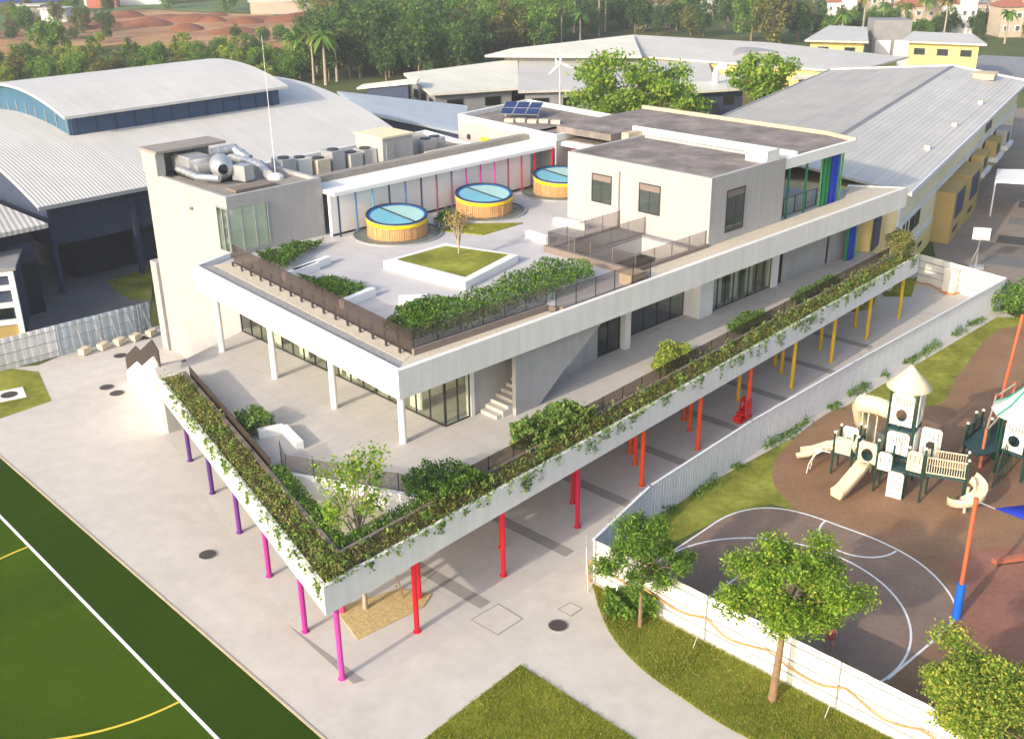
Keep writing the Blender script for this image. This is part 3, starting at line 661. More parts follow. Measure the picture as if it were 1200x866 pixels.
for a_, c, r_ in ((36.0, 'limec', .06), (36.4, 'greenc', .15), (36.8, 'greenc', .15), (37.3, 'deepblue', .18), (37.75, 'deepblue', .18), (38.2, 'limec', .07), (38.55, 'limec', .06)): column(BF(a_, 1.95)[:2], ZD, 11.7, c, r_, False)
for a, c in ((32.2, 'greenc'), (34.2, 'greenc')): column(BF(a, 1.95)[:2], ZD, 11.7, c, .07, False)
# ---- stair tower
ZTW = 11.75
tw = part('tower', MB().prism(B2((4.1, 20.0), (10.45, 20.0), (10.45, 29.4), (4.1, 29.4)), 0, ZTW-.25), 'wall_stone', lab='tall plain stone coloured stair tower')
MB().prism(B2((4.1, 20.0), (10.45, 20.0), (10.45, 29.4), (4.1, 29.4)), ZTW-.25, ZTW, [B2((4.35, 20.25), (10.2, 20.25), (10.2, 29.15), (4.35, 29.15))]).build('parapet', 'wall_stone', tw)
MB().prism(B2((4.35, 20.25), (10.2, 20.25), (10.2, 29.15), (4.35, 29.15)), ZTW-.25, ZTW-.2).build('roof', 'roof_kerb', tw)
MB().prism(B2((4.0, 27.6), (4.55, 27.6), (4.55, 29.4), (4.0, 29.4)), ZTW, ZTW+1.35).prism(B2((4.55, 29.0), (8.3, 29.0), (8.3, 29.4), (4.55, 29.4)), ZTW, ZTW+1.35).build('screen_wall', 'wall_stone', tw)
MB().prism(B2((3.95, 27.3), (8.6, 27.3), (8.6, 29.5), (3.95, 29.5)), ZTW+1.35, ZTW+1.5).build('canopy', 'roof_kerb', tw)
MB().prism(B2((3.9, 29.42), (5.0, 29.42), (5.0, 30.2), (3.9, 30.2)), 0, 6.0).build('side_pier', 'wall_stone', tw)
MB().prism(B2((4.04, 20.02), (4.09, 20.02), (4.09, 21.05), (4.04, 21.05)), ZD+.3, ZD+2.75).build('corner_glass', 'glass_window', tw)
glazing(BF(4.03, 21.05), BF(4.03, 19.96), ZD+.25, ZD+2.8, 2, 'glass_window', 'grey_metal', name='corner_window', parent=tw)
glazing(BF(4.06, 19.94), BF(6.6, 19.94), ZD+.25, ZD+2.8, 3, 'glass_window', 'grey_metal', name='corner_window', parent=tw)
MB().prism(B2((4.15, 19.97), (6.5, 19.97), (6.5, 19.99), (4.15, 19.99)), ZD+.3, ZD+2.75).build('window_blind', 'curtain', tw)  # plain cream blind behind the corner window panes
c = BF(4.03, 24.0, ZTW-1.3); MB().tube([c, c-E1*.15], .09, 10).build('vent_pipe', 'grey_metal', tw)
# roof plant on the tower
def duct(name, pts, r, lab, m='galv'):
    t = thing(name, lab, 'duct', tuple(Vector(pts[0])))
    mb = MB()
    for i in range(len(pts)-1):
        a = Vector(pts[i]); b_ = Vector(pts[i+1]); d = b_-a; k = max(1, int(d.length/.5))
        mb.tube([a, b_], r, 14)
        for j in range(k+1): q = a+d*j/k; dd = d.normalized()*.03; mb.tube([q-dd, q+dd], r+.03, 14)
    mb.build('pipe', m, t); return t
z = ZTW+.1
t = thing('air_handler', 'boxy galvanised air handler under the tower canopy', 'machine', tuple(BF(6, 27.4, ZTW-.2)))
MB().box(tuple(BF(6.0, 27.0, z+.45)), (1.5, 2.2, .9), BA).build('casing', 'galv', t); MB().box(tuple(BF(6.0, 27.0, z+.95)), (1.3, 2.0, .1), BA).build('lid', 'grey_metal', t)
MB().box(tuple(BF(6.0, 25.7, z+.35)), (.9, .5, .6), BA).build('outlet', 'galv', t)
for a in (5.4, 6.6): MB().box(tuple(BF(a, 27, z-.15)), (.12, 2.2, .35), BA).build('skid', 'dark_metal', t)
t = thing('exhaust_fan', 'silver barrel shaped exhaust fan on the tower roof', 'machine', tuple(BF(6.6, 24.6, ZTW-.2)))
MB().lathe((0, 0, 0), [(.3, -1), (.62, -.8), (.68, 0), (.62, .8), (.3, 1)], 20, True).build('drum', 'galv', t)
t.children[0].parent = t; t.children[0].matrix_parent_inverse = Matrix(); t.children[0].location = (0, 0, .85); t.children[0].rotation_euler = (R(90), 0, R(20))
MB().box(tuple(BF(6.6, 24.6, ZTW)), (.9, 1.2, .5), BA).build('stand', 'dark_metal', t)
MB().box(tuple(BF(7.3, 23.4, ZTW+.35)), (.8, 1.0, .9), BA+.3).build('outlet_box', 'grey_metal', t)
duct('ventilation_duct', [BF(4.9, 26.6, z+.35), BF(4.9, 24.4, z+.2), BF(5.6, 23.2, z+.2)], .2, 'low silver duct along the tower parapet')
duct('ventilation_duct', [BF(8.6, 26.5, z+.45), BF(8.8, 24.0, z+.35), BF(8.6, 22.8, z)], .26, 'silver duct on the far side of the tower roof')
duct('ventilation_duct', [BF(7.4, 27.2, z+.8), BF(8.9, 27.0, z+.9), BF(9.3, 26.0, z+.3)], .3, 'short bent silver duct beside the air handler')
t = thing('roof_hatch', 'low flat brown hatch on the tower roof', 'hatch', tuple(BF(6.8, 21.5, ZTW-.2))); MB().box(tuple(BF(6.6, 21.5, ZTW-.08)), (2.6, 1.1, .16), BA).build('lid', 'brown_kerb', t); MB().box(tuple(BF(6.6, 21.5, ZTW-.16)), (2.4, .9, .12), BA).build('kerb', 'dark_metal', t)
mp = BF(9.0, 22.6, ZTW-.2); t = thing('lightning_mast', 'thin tall white lightning mast on the tower roof', 'mast', tuple(mp))
MB().tube([mp, mp+Vector((0, 0, 4.2)), mp+Vector((0, 0, 8.2))], [.024, .018, .01], 8).build('pole', 'white_bright', t)
MB().lathe(tuple(mp), [(.5, 0), (.5, .15), (.3, .3), (.08, .35)], 14).build('base', 'white_paint', t)
# ---- upper pavilion (box) on the deck
ZB = 12.4
bx = part('pavilion', MB().prism(B2((23.4, 1.4), (30.8, 1.4), (30.8, 12.2), (23.4, 12.2)), ZD, ZB-.3), 'wall_stucco', lab='plain white pavilion on the roof deck')
MB().prism(B2((23.4, 1.4), (30.8, 1.4), (30.8, 12.2), (23.4, 12.2)), ZB-.3, ZB, [B2((23.65, 1.65), (30.55, 1.65), (30.55, 11.95), (23.65, 11.95))]).build('parapet', 'wall_stucco', bx)
MB().prism(B2((23.65, 1.65), (30.55, 1.65), (30.55, 11.95), (23.65, 11.95)), ZB-.3, ZB-.16).build('roof', 'roof_brown', bx)
MB().prism(B2((29.2, 1.7), (30.5, 1.7), (30.5, 3.2), (29.2, 3.2)), ZB-.2, ZB+.55).build('roof_block', 'white_paint', bx)
def inset_window(face, u0, u1, z0, z1, name='window', depth=.16):
    """window on the pavilion: face 'l' = a 23.4 plane, 'f' = b 1.4 plane"""
    def q(u, z, o_): return BF(23.4-o_, u, z) if face == 'l' else BF(u, 1.4-o_, z)
    mb = MB(); w = .07
    def slab_(ua, ub, za, zb, o0, o1):
        a_ = [q(ua, 0, o0), q(ub, 0, o0), q(ub, 0, o1), q(ua, 0, o1)]; mb.prism([p[:2] for p in a_], za, zb)
    slab_(u0, u0+w, z0, z1, -.05, .03); slab_(u1-w, u1, z0, z1, -.05, .03); slab_(u0+w, u1-w, z0, z0+w, -.05, .04); slab_(u0+w, u1-w, z1-w, z1, -.05, .03)
    slab_((u0+u1)/2-.02, (u0+u1)/2+.02, z0+w, z1-.42, -.05, .02)
    f = mb.build(name, 'frame_dark', bx)
    mb = MB(); slab_(u0+w, u1-w, z0+w, z1-.42, .002, .012); mb.build('pane', 'glass_dark', f)
    mb = MB(); slab_(u0+w, u1-w, z1-.42, z1-w, .002, .016); mb.build('blind', 'brown_kerb', f)
    return f
inset_window('l', 8.6, 10.2, ZD+1.35, ZD+3.1); inset_window('l', 4.9, 6.5, ZD+1.35, ZD+3.1); inset_window('f', 24.9, 26.7, ZD+.7, ZD+3.15)
MB().prism(B2((23.36, 7.95), (23.4, 7.95), (23.4, 8.05), (23.36, 8.05)), ZD, ZB-.6).build('downpipe', 'brown_kerb', bx)
# rear wing roof and its white upstands
ZR0, ZR1 = 11.7, 12.15
rw = part('rear_roof', MB().prism(B2((32.6, 1.6), (38.9, 1.5), (39.6, 4), (39.6, 19.6), (30.2, 19.6), (30.2, 14.6), (32.6, 14.6)), ZR0, ZR1), 'roof_brown')
MB().prism(B2((30.85, 1.45), (38.95, 1.35), (38.95, 1.6), (30.85, 1.7)), ZR0-.05, ZR1+.12).build('white_fascia', 'white_bright', rw)
MB().prism(B2((32.35, 1.72), (32.6, 1.72), (32.6, 14.5), (32.35, 14.5)), ZR0-.2, ZR1+.3).build('white_fascia', 'white_bright', rw)
MB().prism(B2((30.85, 13.6), (32.3, 13.6), (32.3, 14.2), (30.85, 14.2)), ZR0-.1, ZR1+.1).build('cross_beam', 'sand_edge', rw)
MB().prism(B2((38.9, 1.4), (39.05, 1.4), (39.85, 4), (39.7, 4)), ZR0, ZR1+.22).prism(B2((39.7, 4), (39.95, 4), (39.95, 19.7), (39.7, 19.7)), ZR0, ZR1+.22).build('edge_kerb', 'sand_edge', rw)
part('rear_wall', MB().prism(B2((33.0, 9.0), (39.0, 9.0), (39.0, 19.5), (33.0, 19.5)), ZD, ZR0), 'wall_stucco')
glazing(BF(31.0, 2.2), BF(36.1, 2.2), ZD+.1, ZD+1.2, 4, 'glass_clear', 'frame_dark', .03, name='deck_rail')
# arcade along the back of the deck
ar = part('arcade_roof', MB().prism(B2((10.5, 18.85), (30.2, 18.85), (30.2, 19.6), (33, 19.6), (33, 22), (10.5, 22)), 10.8, 11.02), 'white_bright')
MB().prism(B2((10.5, 21.6), (33, 21.6), (33, 22.2), (10.5, 22.2)), 11.02, 11.4).build('edge_kerb', 'roof_kerb', ar)
MB().prism(B2((29.8, 12.4), (32.2, 12.4), (32.2, 19.5), (29.8, 19.5)), 10.9, 11.2).build('cross_roof', 'white_bright', ar)
MB().prism(B2((30.3, 12.5), (32.1, 12.5), (32.1, 21.4), (30.3, 21.4)), 11.21, 11.26).build('roof_finish', 'roof_brown', ar)
part('arcade_wall', MB().prism(B2((10.5, 19.35), (27.3, 19.35), (27.3, 19.6), (10.5, 19.6)), ZD, 10.8), 'white_bright')
part('arcade_skirting', MB().prism(B2((10.5, 19.3), (27.3, 19.3), (27.3, 19.35), (10.5, 19.35)), ZD, ZD+.12), 'dark_metal')
ac = ['navyc', 'bluec', 'skyc', 'navyc', 'bluec', 'navyc', 'plum', 'plum', 'magenta', 'magenta', 'pink', 'maroon', 'crimson', 'crimson']
for i, c in enumerate(ac): column(BF(10.8+i*1.27, 18.95)[:2], ZD, 10.8, c, .06, False)
for i, (a, b_, c) in enumerate([(29.0, 18.9, 'crimson'), (30.4, 18.2, 'rose'), (31.2, 16.6, 'red'), (31.4, 15.2, 'vermilion'), (31.6, 14.0, 'vermilion')]): column(BF(a, b_)[:2], ZD, 10.85, c, .09, False)
part('arcade_end_wall', MB().prism(B2((32.1, 12.4), (32.3, 12.4), (32.3, 19.4), (32.1, 19.4)), ZD, 10.9), 'brown_kerb')
# skylight drums
def skylight(a, b_):
    c = BF(a, b_, ZD); n = 40; r = 1.82
    def top(an): return 1.22+.18*math.sin(an-R(15))
    rg = part('skylight', MB().lathe(tuple(c), [(2.62, .0), (2.62, .05), (1.9, .05)], 40), 'glass_ring', lab='round timber clad skylight drum with yellow rim')
    MB().lathe(tuple(c), [(2.62, .0), (2.62, .1), (2.7, .1), (2.7, 0)], 40).build('ring_trim', 'grey_metal', rg)
    mb = MB()
    for k in range(n*2):       # timber staves
        a0, a1 = 2*math.pi*k/(2*n), 2*math.pi*(k+.86)/(2*n); t = (a0+a1)/2; h = top(t)-.24
        ro = r-(.02 if k % 3 else 0)
        P = [(c.x+q*math.cos(x), c.y+q*math.sin(x)) for q, x in ((ro, a0), (ro, a1), (r-.08, a1), (r-.08, a0))]
        mb.prism(P, c.z+.06, c.z+h)
    o_ = mb.build('timber_staves', 'wood', rg); o_['kind'] = 'stuff'
    def band(r0, r1, d0, d1, m, name):
        vs = []; N = 48
        for k in range(N):
            x = 2*math.pi*k/N; h = top(x)
            vs += [(c.x+q*math.cos(x), c.y+q*math.sin(x), c.z+h+d) for q, d in ((r0, d0), (r0, d1), (r1, d1), (r1, d0))]
        fs = [(4*k+j, 4*((k+1) % N)+j, 4*((k+1) % N)+(j+1) % 4, 4*k+(j+1) % 4) for k in range(N) for j in range(4)]
        MB().add(vs, fs).build(name, m, rg)
    MB().lathe((c.x, c.y, c.z), [(r-.09, .06), (r-.09, .85)], 40).build('drum_core', 'brown_kerb', rg)
    band(r+.03, r-.06, -.26, -.04, 'yellow', 'yellow_rim'); band(r+.035, r-.2, -.04, .0, 'blue_ring', 'blue_ring'); band(r+.02, r-.06, 0, .06, 'dark_metal', 'dark_rim')
    for s_, m_ in ((-1, 'glass_sky'), (1, 'glass_sky_blue')):
        vs = [(c.x, c.y, c.z+1.22-.03)]; N = 20; th0 = R(134)
        for k in range(N+1):
            x = th0+s_*math.pi*k/N; vs.append((c.x+(r-.19)*math.cos(x), c.y+(r-.19)*math.sin(x), c.z+top(x)*1-.02-.2*math.sin(x-R(15))*.2))
        MB().add(vs, [(0, k, k+1) if s_ > 0 else (0, k+1, k) for k in range(1, N+1)]).build('pane', m_, rg)
    p0 = c+E2*(r-.19)+Vector((0, 0, 1.22+.14*math.sin(R(119)))); p1 = c-E2*(r-.19)+Vector((0, 0, 1.22-.14*math.sin(R(119))))
    MB().tube([p0, p1], .045, 6).build('glazing_bar', 'dark_metal', rg)
for a in (13.5, 20.6, 27.7): skylight(a, 16.9)
# deck furniture built in: benches, box lawn, sunken court
pb = px([(449, 306), (522, 285), (607, 299), (545, 331)], ZD+.42)
part('box_lawn_wall', MB().prism(pb, ZD, ZD+.42, [px([(464, 304), (522, 288), (597, 298), (545, 325)], ZD+.42)]), 'white_bright')
part('box_lawn_turf', MB().prism(px([(464, 304), (522, 288), (597, 298), (545, 325)], ZD+.42), ZD, ZD+.41), 'lawn_dry')
def bench(a, b_, name='low_wall', t=.35, h=.42, z=ZD): part(name, MB().wall(U2d(*a, z+h), U2d(*b_, z+h), z, z+h, t), 'white_bright')
bench((343, 316), (385, 300)); bench((332, 320), (372, 307)); bench((400, 352), (437, 337)); bench((467, 347), (500, 346)); bench((500, 346), (470, 365))
bench((650, 255), (688, 262)); bench((618, 270), (642, 277))
part('bed_lawn', MB().prism(px([(515, 270), (545, 262), (613, 261), (565, 275)], ZD+.06), ZD, ZD+.06), 'lawn')
# sunken court beside the pavilion with glass rails
part('court_well', MB().prism(B2((17.2, 1.6), (23.35, 1.6), (23.35, 8.0), (17.2, 8.0)), ZD+.0, ZD+.12, [dv]), 'slate')
for p, q in (((17.2, 1.55), (23.35, 1.55)), ((17.2, 1.55), (17.2, 7.9)), ((17.2, 7.9), (23.35, 7.9)), ((17.2, 5.9), (23.3, 5.9))):
    balustrade(BF(*p), BF(*q), ZD+.12, 1.05, 'glass_smoke', 4, name='court_rail', post='brown_kerb')
part('court_shade_sheet', MB().prism(B2((17.65, 3.3), (23.6, 3.3), (23.6, 8.4), (17.65, 8.4)), ZT+.012, ZT+.03), 'slate')  # added dark sheet; its colour stands in for shade inside the opening
part('court_coping', MB().prism(B2((16.9, 1.3), (23.38, 1.3), (23.38, 1.5), (17.15, 1.5)), ZD, ZD+.4).prism(B2((16.9, 1.5), (17.15, 1.5), (17.15, 8.0), (16.9, 8.0)), ZD, ZD+.36), 'brown_kerb')
part('court_block', MB().prism(B2((15.6, .5), (16.8, .5), (16.8, 1.3), (15.6, 1.3)), ZD, ZD+.55), 'sand_edge')
# ================================================================== planting on the school
def hedge(poly, z0, z1, lab, m='leaf_hedge', n=None, size=.13, name='hedge', rag=.12, cat='hedge'):
    """clipped shrub block: leaf faces through a plan polygon between two heights"""
    P = np.array(poly); mn, mx = P.min(0), P.max(0); out = []
    c = P.mean(0); area = abs(sum(P[i][0]*P[(i+1) % len(P)][1]-P[(i+1) % len(P)][0]*P[i][1] for i in range(len(P))))/2
    n = n or int(min(12000, 480*area*(z1-z0+.5)))
    def inside(x, y):
        r = False; j = len(P)-1
        for i in range(len(P)):
            if (P[i][1] > y) != (P[j][1] > y) and x < (P[j][0]-P[i][0])*(y-P[i][1])/(P[j][1]-P[i][1])+P[i][0]: r = not r
            j = i
        return r
    k1, k2 = random.uniform(0, 9), random.uniform(0, 9)
    while len(out) < n:
        x, y = random.uniform(mn[0], mx[0]), random.uniform(mn[1], mx[1])
        if inside(x, y):
            zt = z1+rag*(math.sin(x*3.1+k1)+math.sin(y*2.7+k2)+math.sin((x+y)*5.3))*.5
            out.append((x, y, z0+(zt-z0)*(1-abs(random.gauss(0, .33)) % 1)))
    t = thing(name, lab, cat, (float(c[0]), float(c[1]), z0))
    leaves(out, size, m, 'foliage', t, up=.5)
    st_ = MB()
    for i in range(6):
        x, y = out[i*7][:2]; st_.tube([(x, y, z0-.02), (x+.05, y, z0+(z1-z0)*.6)], [.025, .012], 5)
    st_.build('stem', 'bark', t)
    return t
for nm, P, L, lab in (('', PRp, LR, 'mixed green and dry plants filling the long right planter'), ('', PLp, LL, 'mixed green and dry plants filling the short left planter')):
    # bedding plants: tufts along the trough
    pts = []
    for i in range(int(L*300)):
        s_ = random.uniform(.3, L-.2); n_ = random.uniform(.12, WB-.05)
        h = .22+.12*math.sin(s_*1.3)+.26*random.random()*(1+math.sin(s_*.7+n_*3))
        pts.append(tuple(P(s_, n_, ZP1-.12+abs(random.gauss(0, .5))*h)))
    o_ = leaves(pts, .13, 'leaf_dry' if P is PLp else 'leaf_olive', 'planter_bedding', up=.8, aspect=.4)
    tag(o_, lab, 'plants', kind='stuff')
    pts = []
    for i in range(int(L*3.2)):                      # taller sprigs
        s_ = random.uniform(.5, L-.5); n_ = random.uniform(.25, WB); hh = random.uniform(.2, .75)*random.uniform(.5, 1)
        if P is PLp: hh *= .6
        for k in range(16): pts.append(tuple(P(s_+random.gauss(0, .13), n_+random.gauss(0, .1), ZP1+random.random()*hh)))
    tag(leaves(pts, .17, 'leaf_vine', 'planter_sprigs', up=1.2, aspect=.4), 'taller green sprigs standing up from the '+('left' if P is PLp else 'right')+' planter', 'plants', kind='stuff')
    pts = []
    for i in range(int(L*2.3)):                      # trailing vines hung over the fascia
        s_ = random.uniform(.2, L-.2); ln_ = random.uniform(.12, .95)*(.55 if random.random() < .5 else 1); n_ = int(8+ln_*26)
        for k in range(n_):
            f = random.random(); pts.append(tuple(P(s_+random.gauss(0, .07+.05*f), -.03-abs(random.gauss(0, .04)), ZP1+.03-f*ln_)))
    for i in range(int(L*30)): pts.append(tuple(P(random.uniform(.1, L), random.uniform(-.06, .15), ZP1+random.uniform(-.06, .1))))
    tag(leaves(pts, .12, 'leaf_vine', 'trailing_vines', aspect=.6), 'trailing vines hanging over the '+('left' if P is PLp else 'right')+' planter fascia', 'plants', kind='stuff')
def strip(P, s0, s1, n0, n1): return [P(s0, n0)[:2], P(s1, n0)[:2], P(s1, n1)[:2], P(s0, n1)[:2]]
hedge(strip(PLp, 2.4, 9.5, WB+.2, WB+.8), ZT, ZT+.62, 'narrow clipped hedge along the left side of the triangular void', 'leaf_hedge', size=.11, n=3800, rag=.06)
hedge(strip(PRp, 2.0, 9.0, WB+.2, WB+.8), ZT, ZT+.62, 'narrow clipped hedge along the right side of the triangular void', 'leaf_hedge', size=.11, n=3800, rag=.06)
hedge(px([(275, 492), (300, 482), (323, 497), (290, 510)], ZT+.3), ZT, ZT+.75, 'small square shrub bed on the terrace beside the brown balustrade', 'leaf_vine', size=.17)
hedge(px([(470, 572), (500, 552), (535, 550), (575, 565), (520, 592), (478, 588)], ZT+.4), ZT, ZT+1.0, 'domed dark green shrub bed at the edge of the right planter', 'leaf_hedge', rag=.2)
hedge(px([(598, 512), (640, 490), (668, 484), (700, 490), (640, 522), (602, 530)], ZT+.4), ZT, ZT+1.0, 'long spiky shrub bed on the terrace below the raking stair wall', 'leaf_vine', size=.2, rag=.25)
hedge(px([(762, 432), (775, 415), (800, 408), (812, 420), (775, 445)], ZT+.4), ZT, ZT+1.0, 'small yellowish shrub clump standing behind the right planter', 'leaf_warm', rag=.3)
hedge(px([(850, 384), (875, 368), (895, 366), (898, 378), (865, 396)], ZT+.2), ZT, ZT+.45, 'low green ground cover patch in front of the glazed screen', 'leaf_hedge')
hedge(px([(925, 350), (950, 335), (975, 325), (985, 330), (935, 358)], ZT+.2), ZT, ZT+.4, 'low green strip of shrubs near the far end of the terrace', 'leaf_hedge')
hedge(px([(1035, 292), (1052, 283), (1072, 296), (1055, 308)], ZT+.5), ZT+.3, ZT+1.5, 'dry yellow shrubs at the far end of the right planter', 'leaf_dry', rag=.3)
D = ZD+.05
hedge(px([(447, 384), (480, 402), (560, 376), (697, 324), (690, 312), (640, 308), (600, 326), (540, 352), (500, 372)], D+.4), D, D+.75, 'long clipped hedge along the right edge of the roof deck', 'leaf_hedge', n=11000, rag=.14)
hedge(px([(447, 382), (470, 362), (500, 350), (540, 352), (500, 376)], D+.35), D, D+.6, 'wedge shaped low shrub bed beside the deck corner', 'leaf_hedge')
hedge(px([(347, 325), (395, 327), (430, 336), (405, 350), (380, 342)], D+.3), D, D+.5, 'flat triangular shrub bed behind the bronze deck balustrade', 'leaf_hedge')
hedge(px([(300, 298), (340, 288), (382, 281), (350, 298), (335, 313), (310, 305)], D+.3), D, D+.5, 'shrub bed at the foot of the stair tower on the deck', 'leaf_hedge')
hedge(px([(507, 262), (520, 253), (540, 258), (530, 267)], D+.3), D, D+.7, 'round dark bush between two skylight drums', 'leaf_dark')
def bare_tree(p, h, lab, m='twig', seed=1, n=260):
    rs = random.Random(seed); t = thing('small_tree', lab, 'tree', tuple(p)); mb = MB(); pts = []
    for i in range(9):
        a = i*2.4; e = p+Vector((math.cos(a)*h*.26*rs.uniform(.5, 1), math.sin(a)*h*.26*rs.uniform(.5, 1), h*rs.uniform(.7, 1)))
        q = p+Vector((0, 0, h*.2)); k = q.lerp(e, .5)+Vector((0, 0, h*.05)); mb.tube([p, q, k, e], [.07, .05, .03, .012], 5)
        for j in range(n//9): f = rs.uniform(.3, 1); pts.append(tuple(k.lerp(e, f)+Vector((rs.gauss(0, .16), rs.gauss(0, .16), rs.gauss(0, .18)))))
    mb.build('trunk', 'bark_pale', t); leaves(pts, .14, m, 'crown', t); return t
bare_tree(U(538, 298, ZD+.41), 2.5, 'slender nearly bare young tree on the boxed roof lawn', n=420)
# sparse tree rising through the void
vt = Vector((-6.1, 36.1, 0))
t = thing('young_tree', 'sparse young tree rising through the triangular terrace void', 'tree', tuple(vt)); mb = MB(); pts = []; rs = random.Random(4)
mb.tube([vt, vt+Vector((.02, .05, 2)), vt+Vector((-.05, .1, 4.2))], [.11, .095, .075], 8)
for i in range(13):
    a = i*2.4+.5; r_ = rs.uniform(.5, 1.75); e = vt+Vector((math.cos(a)*r_, math.sin(a)*r_, rs.uniform(4.6, 7.6))); s_ = vt+Vector((-.03, .08, rs.uniform(2.9, 4.3))); k = s_.lerp(e, .55)+Vector((0, 0, .35))
    mb.tube([s_, k, e], [.045, .03, .012], 5, cap=False)
    for j in range(150 if i % 3 else 260):
        f = rs.uniform(.35, 1.08); pts.append(tuple(k.lerp(e, f)+Vector((rs.gauss(0, .24), rs.gauss(0, .24), rs.gauss(0, .22)))))
mb.build('trunk', 'bark_pale', t); leaves(pts, .15, 'leaf_bright', 'crown', t)
MB().tube([vt+Vector((1.0, 1.2, 1.6)), vt+Vector((1.5, .75, .02))], .03, 6).build('stake', 'bark', t)
mlc = px([(392, 713), (419, 750), (496, 712), (506, 697), (470, 690)])
tag(MB().prism(mlc, -.1, .05).build('mulch_bed', 'mulch'), kind='structure')
tag(leaves([(random.uniform(-7.4, -3.3), random.uniform(34, 38), .06) for i in range(10)], .1, 'twig', 'wood_chips'), 'loose wood chips lying on the mulch bed', 'mulch', kind='stuff')
# ================================================================== play equipment
def post(t, x, y, h, z0=0, r=.06, m='post_green', cap=True, name='post'):
    o_ = MB().tube([(x, y, z0), (x, y, h)], r, 10).build(name, m, t)
    if cap: MB().lathe((x, y, h), [(r+.02, -.03), (r+.03, .03), (.02, .09)], 10, True).build('cap', 'plastic_white', o_)
    return o_
def panel_with_hole(t, c, d, w, z0, z1, hole, m, name='panel', slots=False):
    """upright play panel centred at plan point c along direction d"""
    d = Vector(d).normalized(); nn = Vector((-d.y, d.x, 0)); n = 20; H = (z1-z0)
    outer = [(-w/2, z0), (w/2, z0), (w/2, z1-.12), (w/2-.12, z1), (-w/2+.12, z1), (-w/2, z1-.12)]
    loops = [[Vector((a, b_, 0)) for a, b_ in outer]]
    if hole: loops.append([Vector((hole[0]+hole[2]*math.cos(2*math.pi*k/n), hole[1]+hole[2]*math.sin(2*math.pi*k/n), 0)) for k in range(n)][::-1])
    if slots:
        for k in range(slots): 
            x = -w*.32+w*.64*k/(slots-1); loops.append([Vector((x-.022, z1-.55, 0)), Vector((x-.022, z1-.2, 0)), Vector((x+.022, z1-.2, 0)), Vector((x+.022, z1-.55, 0))])
    fl = [p for l in loops for p in l]; tr = tessellate_polygon(loops); C = Vector((c[0], c[1], 0))
    vs = [C+d*p.x+Vector((0, 0, p.y))-nn*.03 for p in fl]+[C+d*p.x+Vector((0, 0, p.y))+nn*.03 for p in fl]; N = len(fl)
    fs = [tuple(q) for q in tr]+[tuple(i+N for i in q[::-1]) for q in tr]; k = 0
    for l in loops:
        for i in range(len(l)): j = (i+1) % len(l); fs.append((k+i, k+j, k+j+N, k+i+N))
        k += len(l)
    return MB().add(vs, fs).build(name, m, t)
def trough(t, pts, w, m, name='slide', wall=.34):
    """open slide chute swept along a path"""
    pts = [Vector(p) for p in pts]; vs = []; fs = []; prof = [(-w/2-.05, wall), (-w/2, wall+.02), (-w/2+.06, .04), (0, 0), (w/2-.06, .04), (w/2, wall+.02), (w/2+.05, wall), (w/2+.02, -.06), (-w/2-.02, -.06)]; n = len(prof)
    for i, p in enumerate(pts):
        d = pts[min(i+1, len(pts)-1)]-pts[max(i-1, 0)]; h = Vector((d.x, d.y, 0)).normalized(); s_ = Vector((-h.y, h.x, 0)); u = s_.cross(d.normalized())*-1
        if u.z < 0: u = -u
        for a, b_ in prof: vs.append(p+s_*a+u*b_)
    for i in range(len(pts)-1):
        for k in range(n): fs.append((i*n+k, i*n+(k+1) % n, (i+1)*n+(k+1) % n, (i+1)*n+k))
    fs += [tuple(range(n))[::-1], tuple(range((len(pts)-1)*n, len(pts)*n))]
    return MB().add(vs, fs, True).build(name, m, t)
def rails(t, a, b_, z0a, z1a, z0b, z1b, n, m, name='railing'):
    a = Vector((a[0], a[1], 0)); b_ = Vector((b_[0], b_[1], 0)); mb = MB()
    mb.tube([a+Vector((0, 0, z1a)), b_+Vector((0, 0, z1b))], .035, 6); mb.tube([a+Vector((0, 0, z0a)), b_+Vector((0, 0, z0b))], .035, 6)
    for i in range(n+1):
        f = i/n; p = a.lerp(b_, f); mb.tube([p+Vector((0, 0, z0a+(z0b-z0a)*f)), p+Vector((0, 0, z1a+(z1b-z1a)*f))], .022, 5)
    return mb.build(name, m, t)
tc_ = Vector((18.8, 46.0, 0)); da = V2(-22); db = V2(68)
pg = thing('play_structure', 'cream and dark green play tower with cone roof, slides and bridge', 'play structure', tuple(tc_))
def T(a, b_): return tc_+da*a+db*b_
hw = .72
for a in (-hw, hw):
    for b_ in (-hw, hw): post(pg, *T(a, b_)[:2], 5.0, cap=False)
cone = MB().lathe(tuple(tc_+Vector((0, 0, 4.85))), [(1.18, .0), (1.22, .05), (.82, .38), (.42, .74), (.14, .99), (.02, 1.07)], 28, True).build('cone_roof', 'plastic_cream', pg)
MB().lathe(tuple(tc_+Vector((0, 0, 4.85))), [(1.16, 0), (.4, .02)], 28).build('soffit', 'plastic_cream', cone)
for z in (1.5, 2.9): MB().box((tc_.x, tc_.y, z), (1.5, 1.5, .08), R(-22)).build('deck', 'mesh_teal', pg)
for z0, z1 in ((3.2, 4.75), (1.75, 2.85)):
    panel_with_hole(pg, T(0, -hw-.08), da, 1.2, z0, z1, (0, z0+.5, .3) if z0 > 2 else None, 'plastic_white', slots=6)
    panel_with_hole(pg, T(hw+.08, 0), db, 1.2, z0, z1, (0, z0+.5, .3) if z0 > 2 else None, 'plastic_white', slots=5)
panel_with_hole(pg, T(1.5, .3), da, 1.1, 1.6, 3.0, (0, 2.1, .25), 'plastic_white', slots=4)
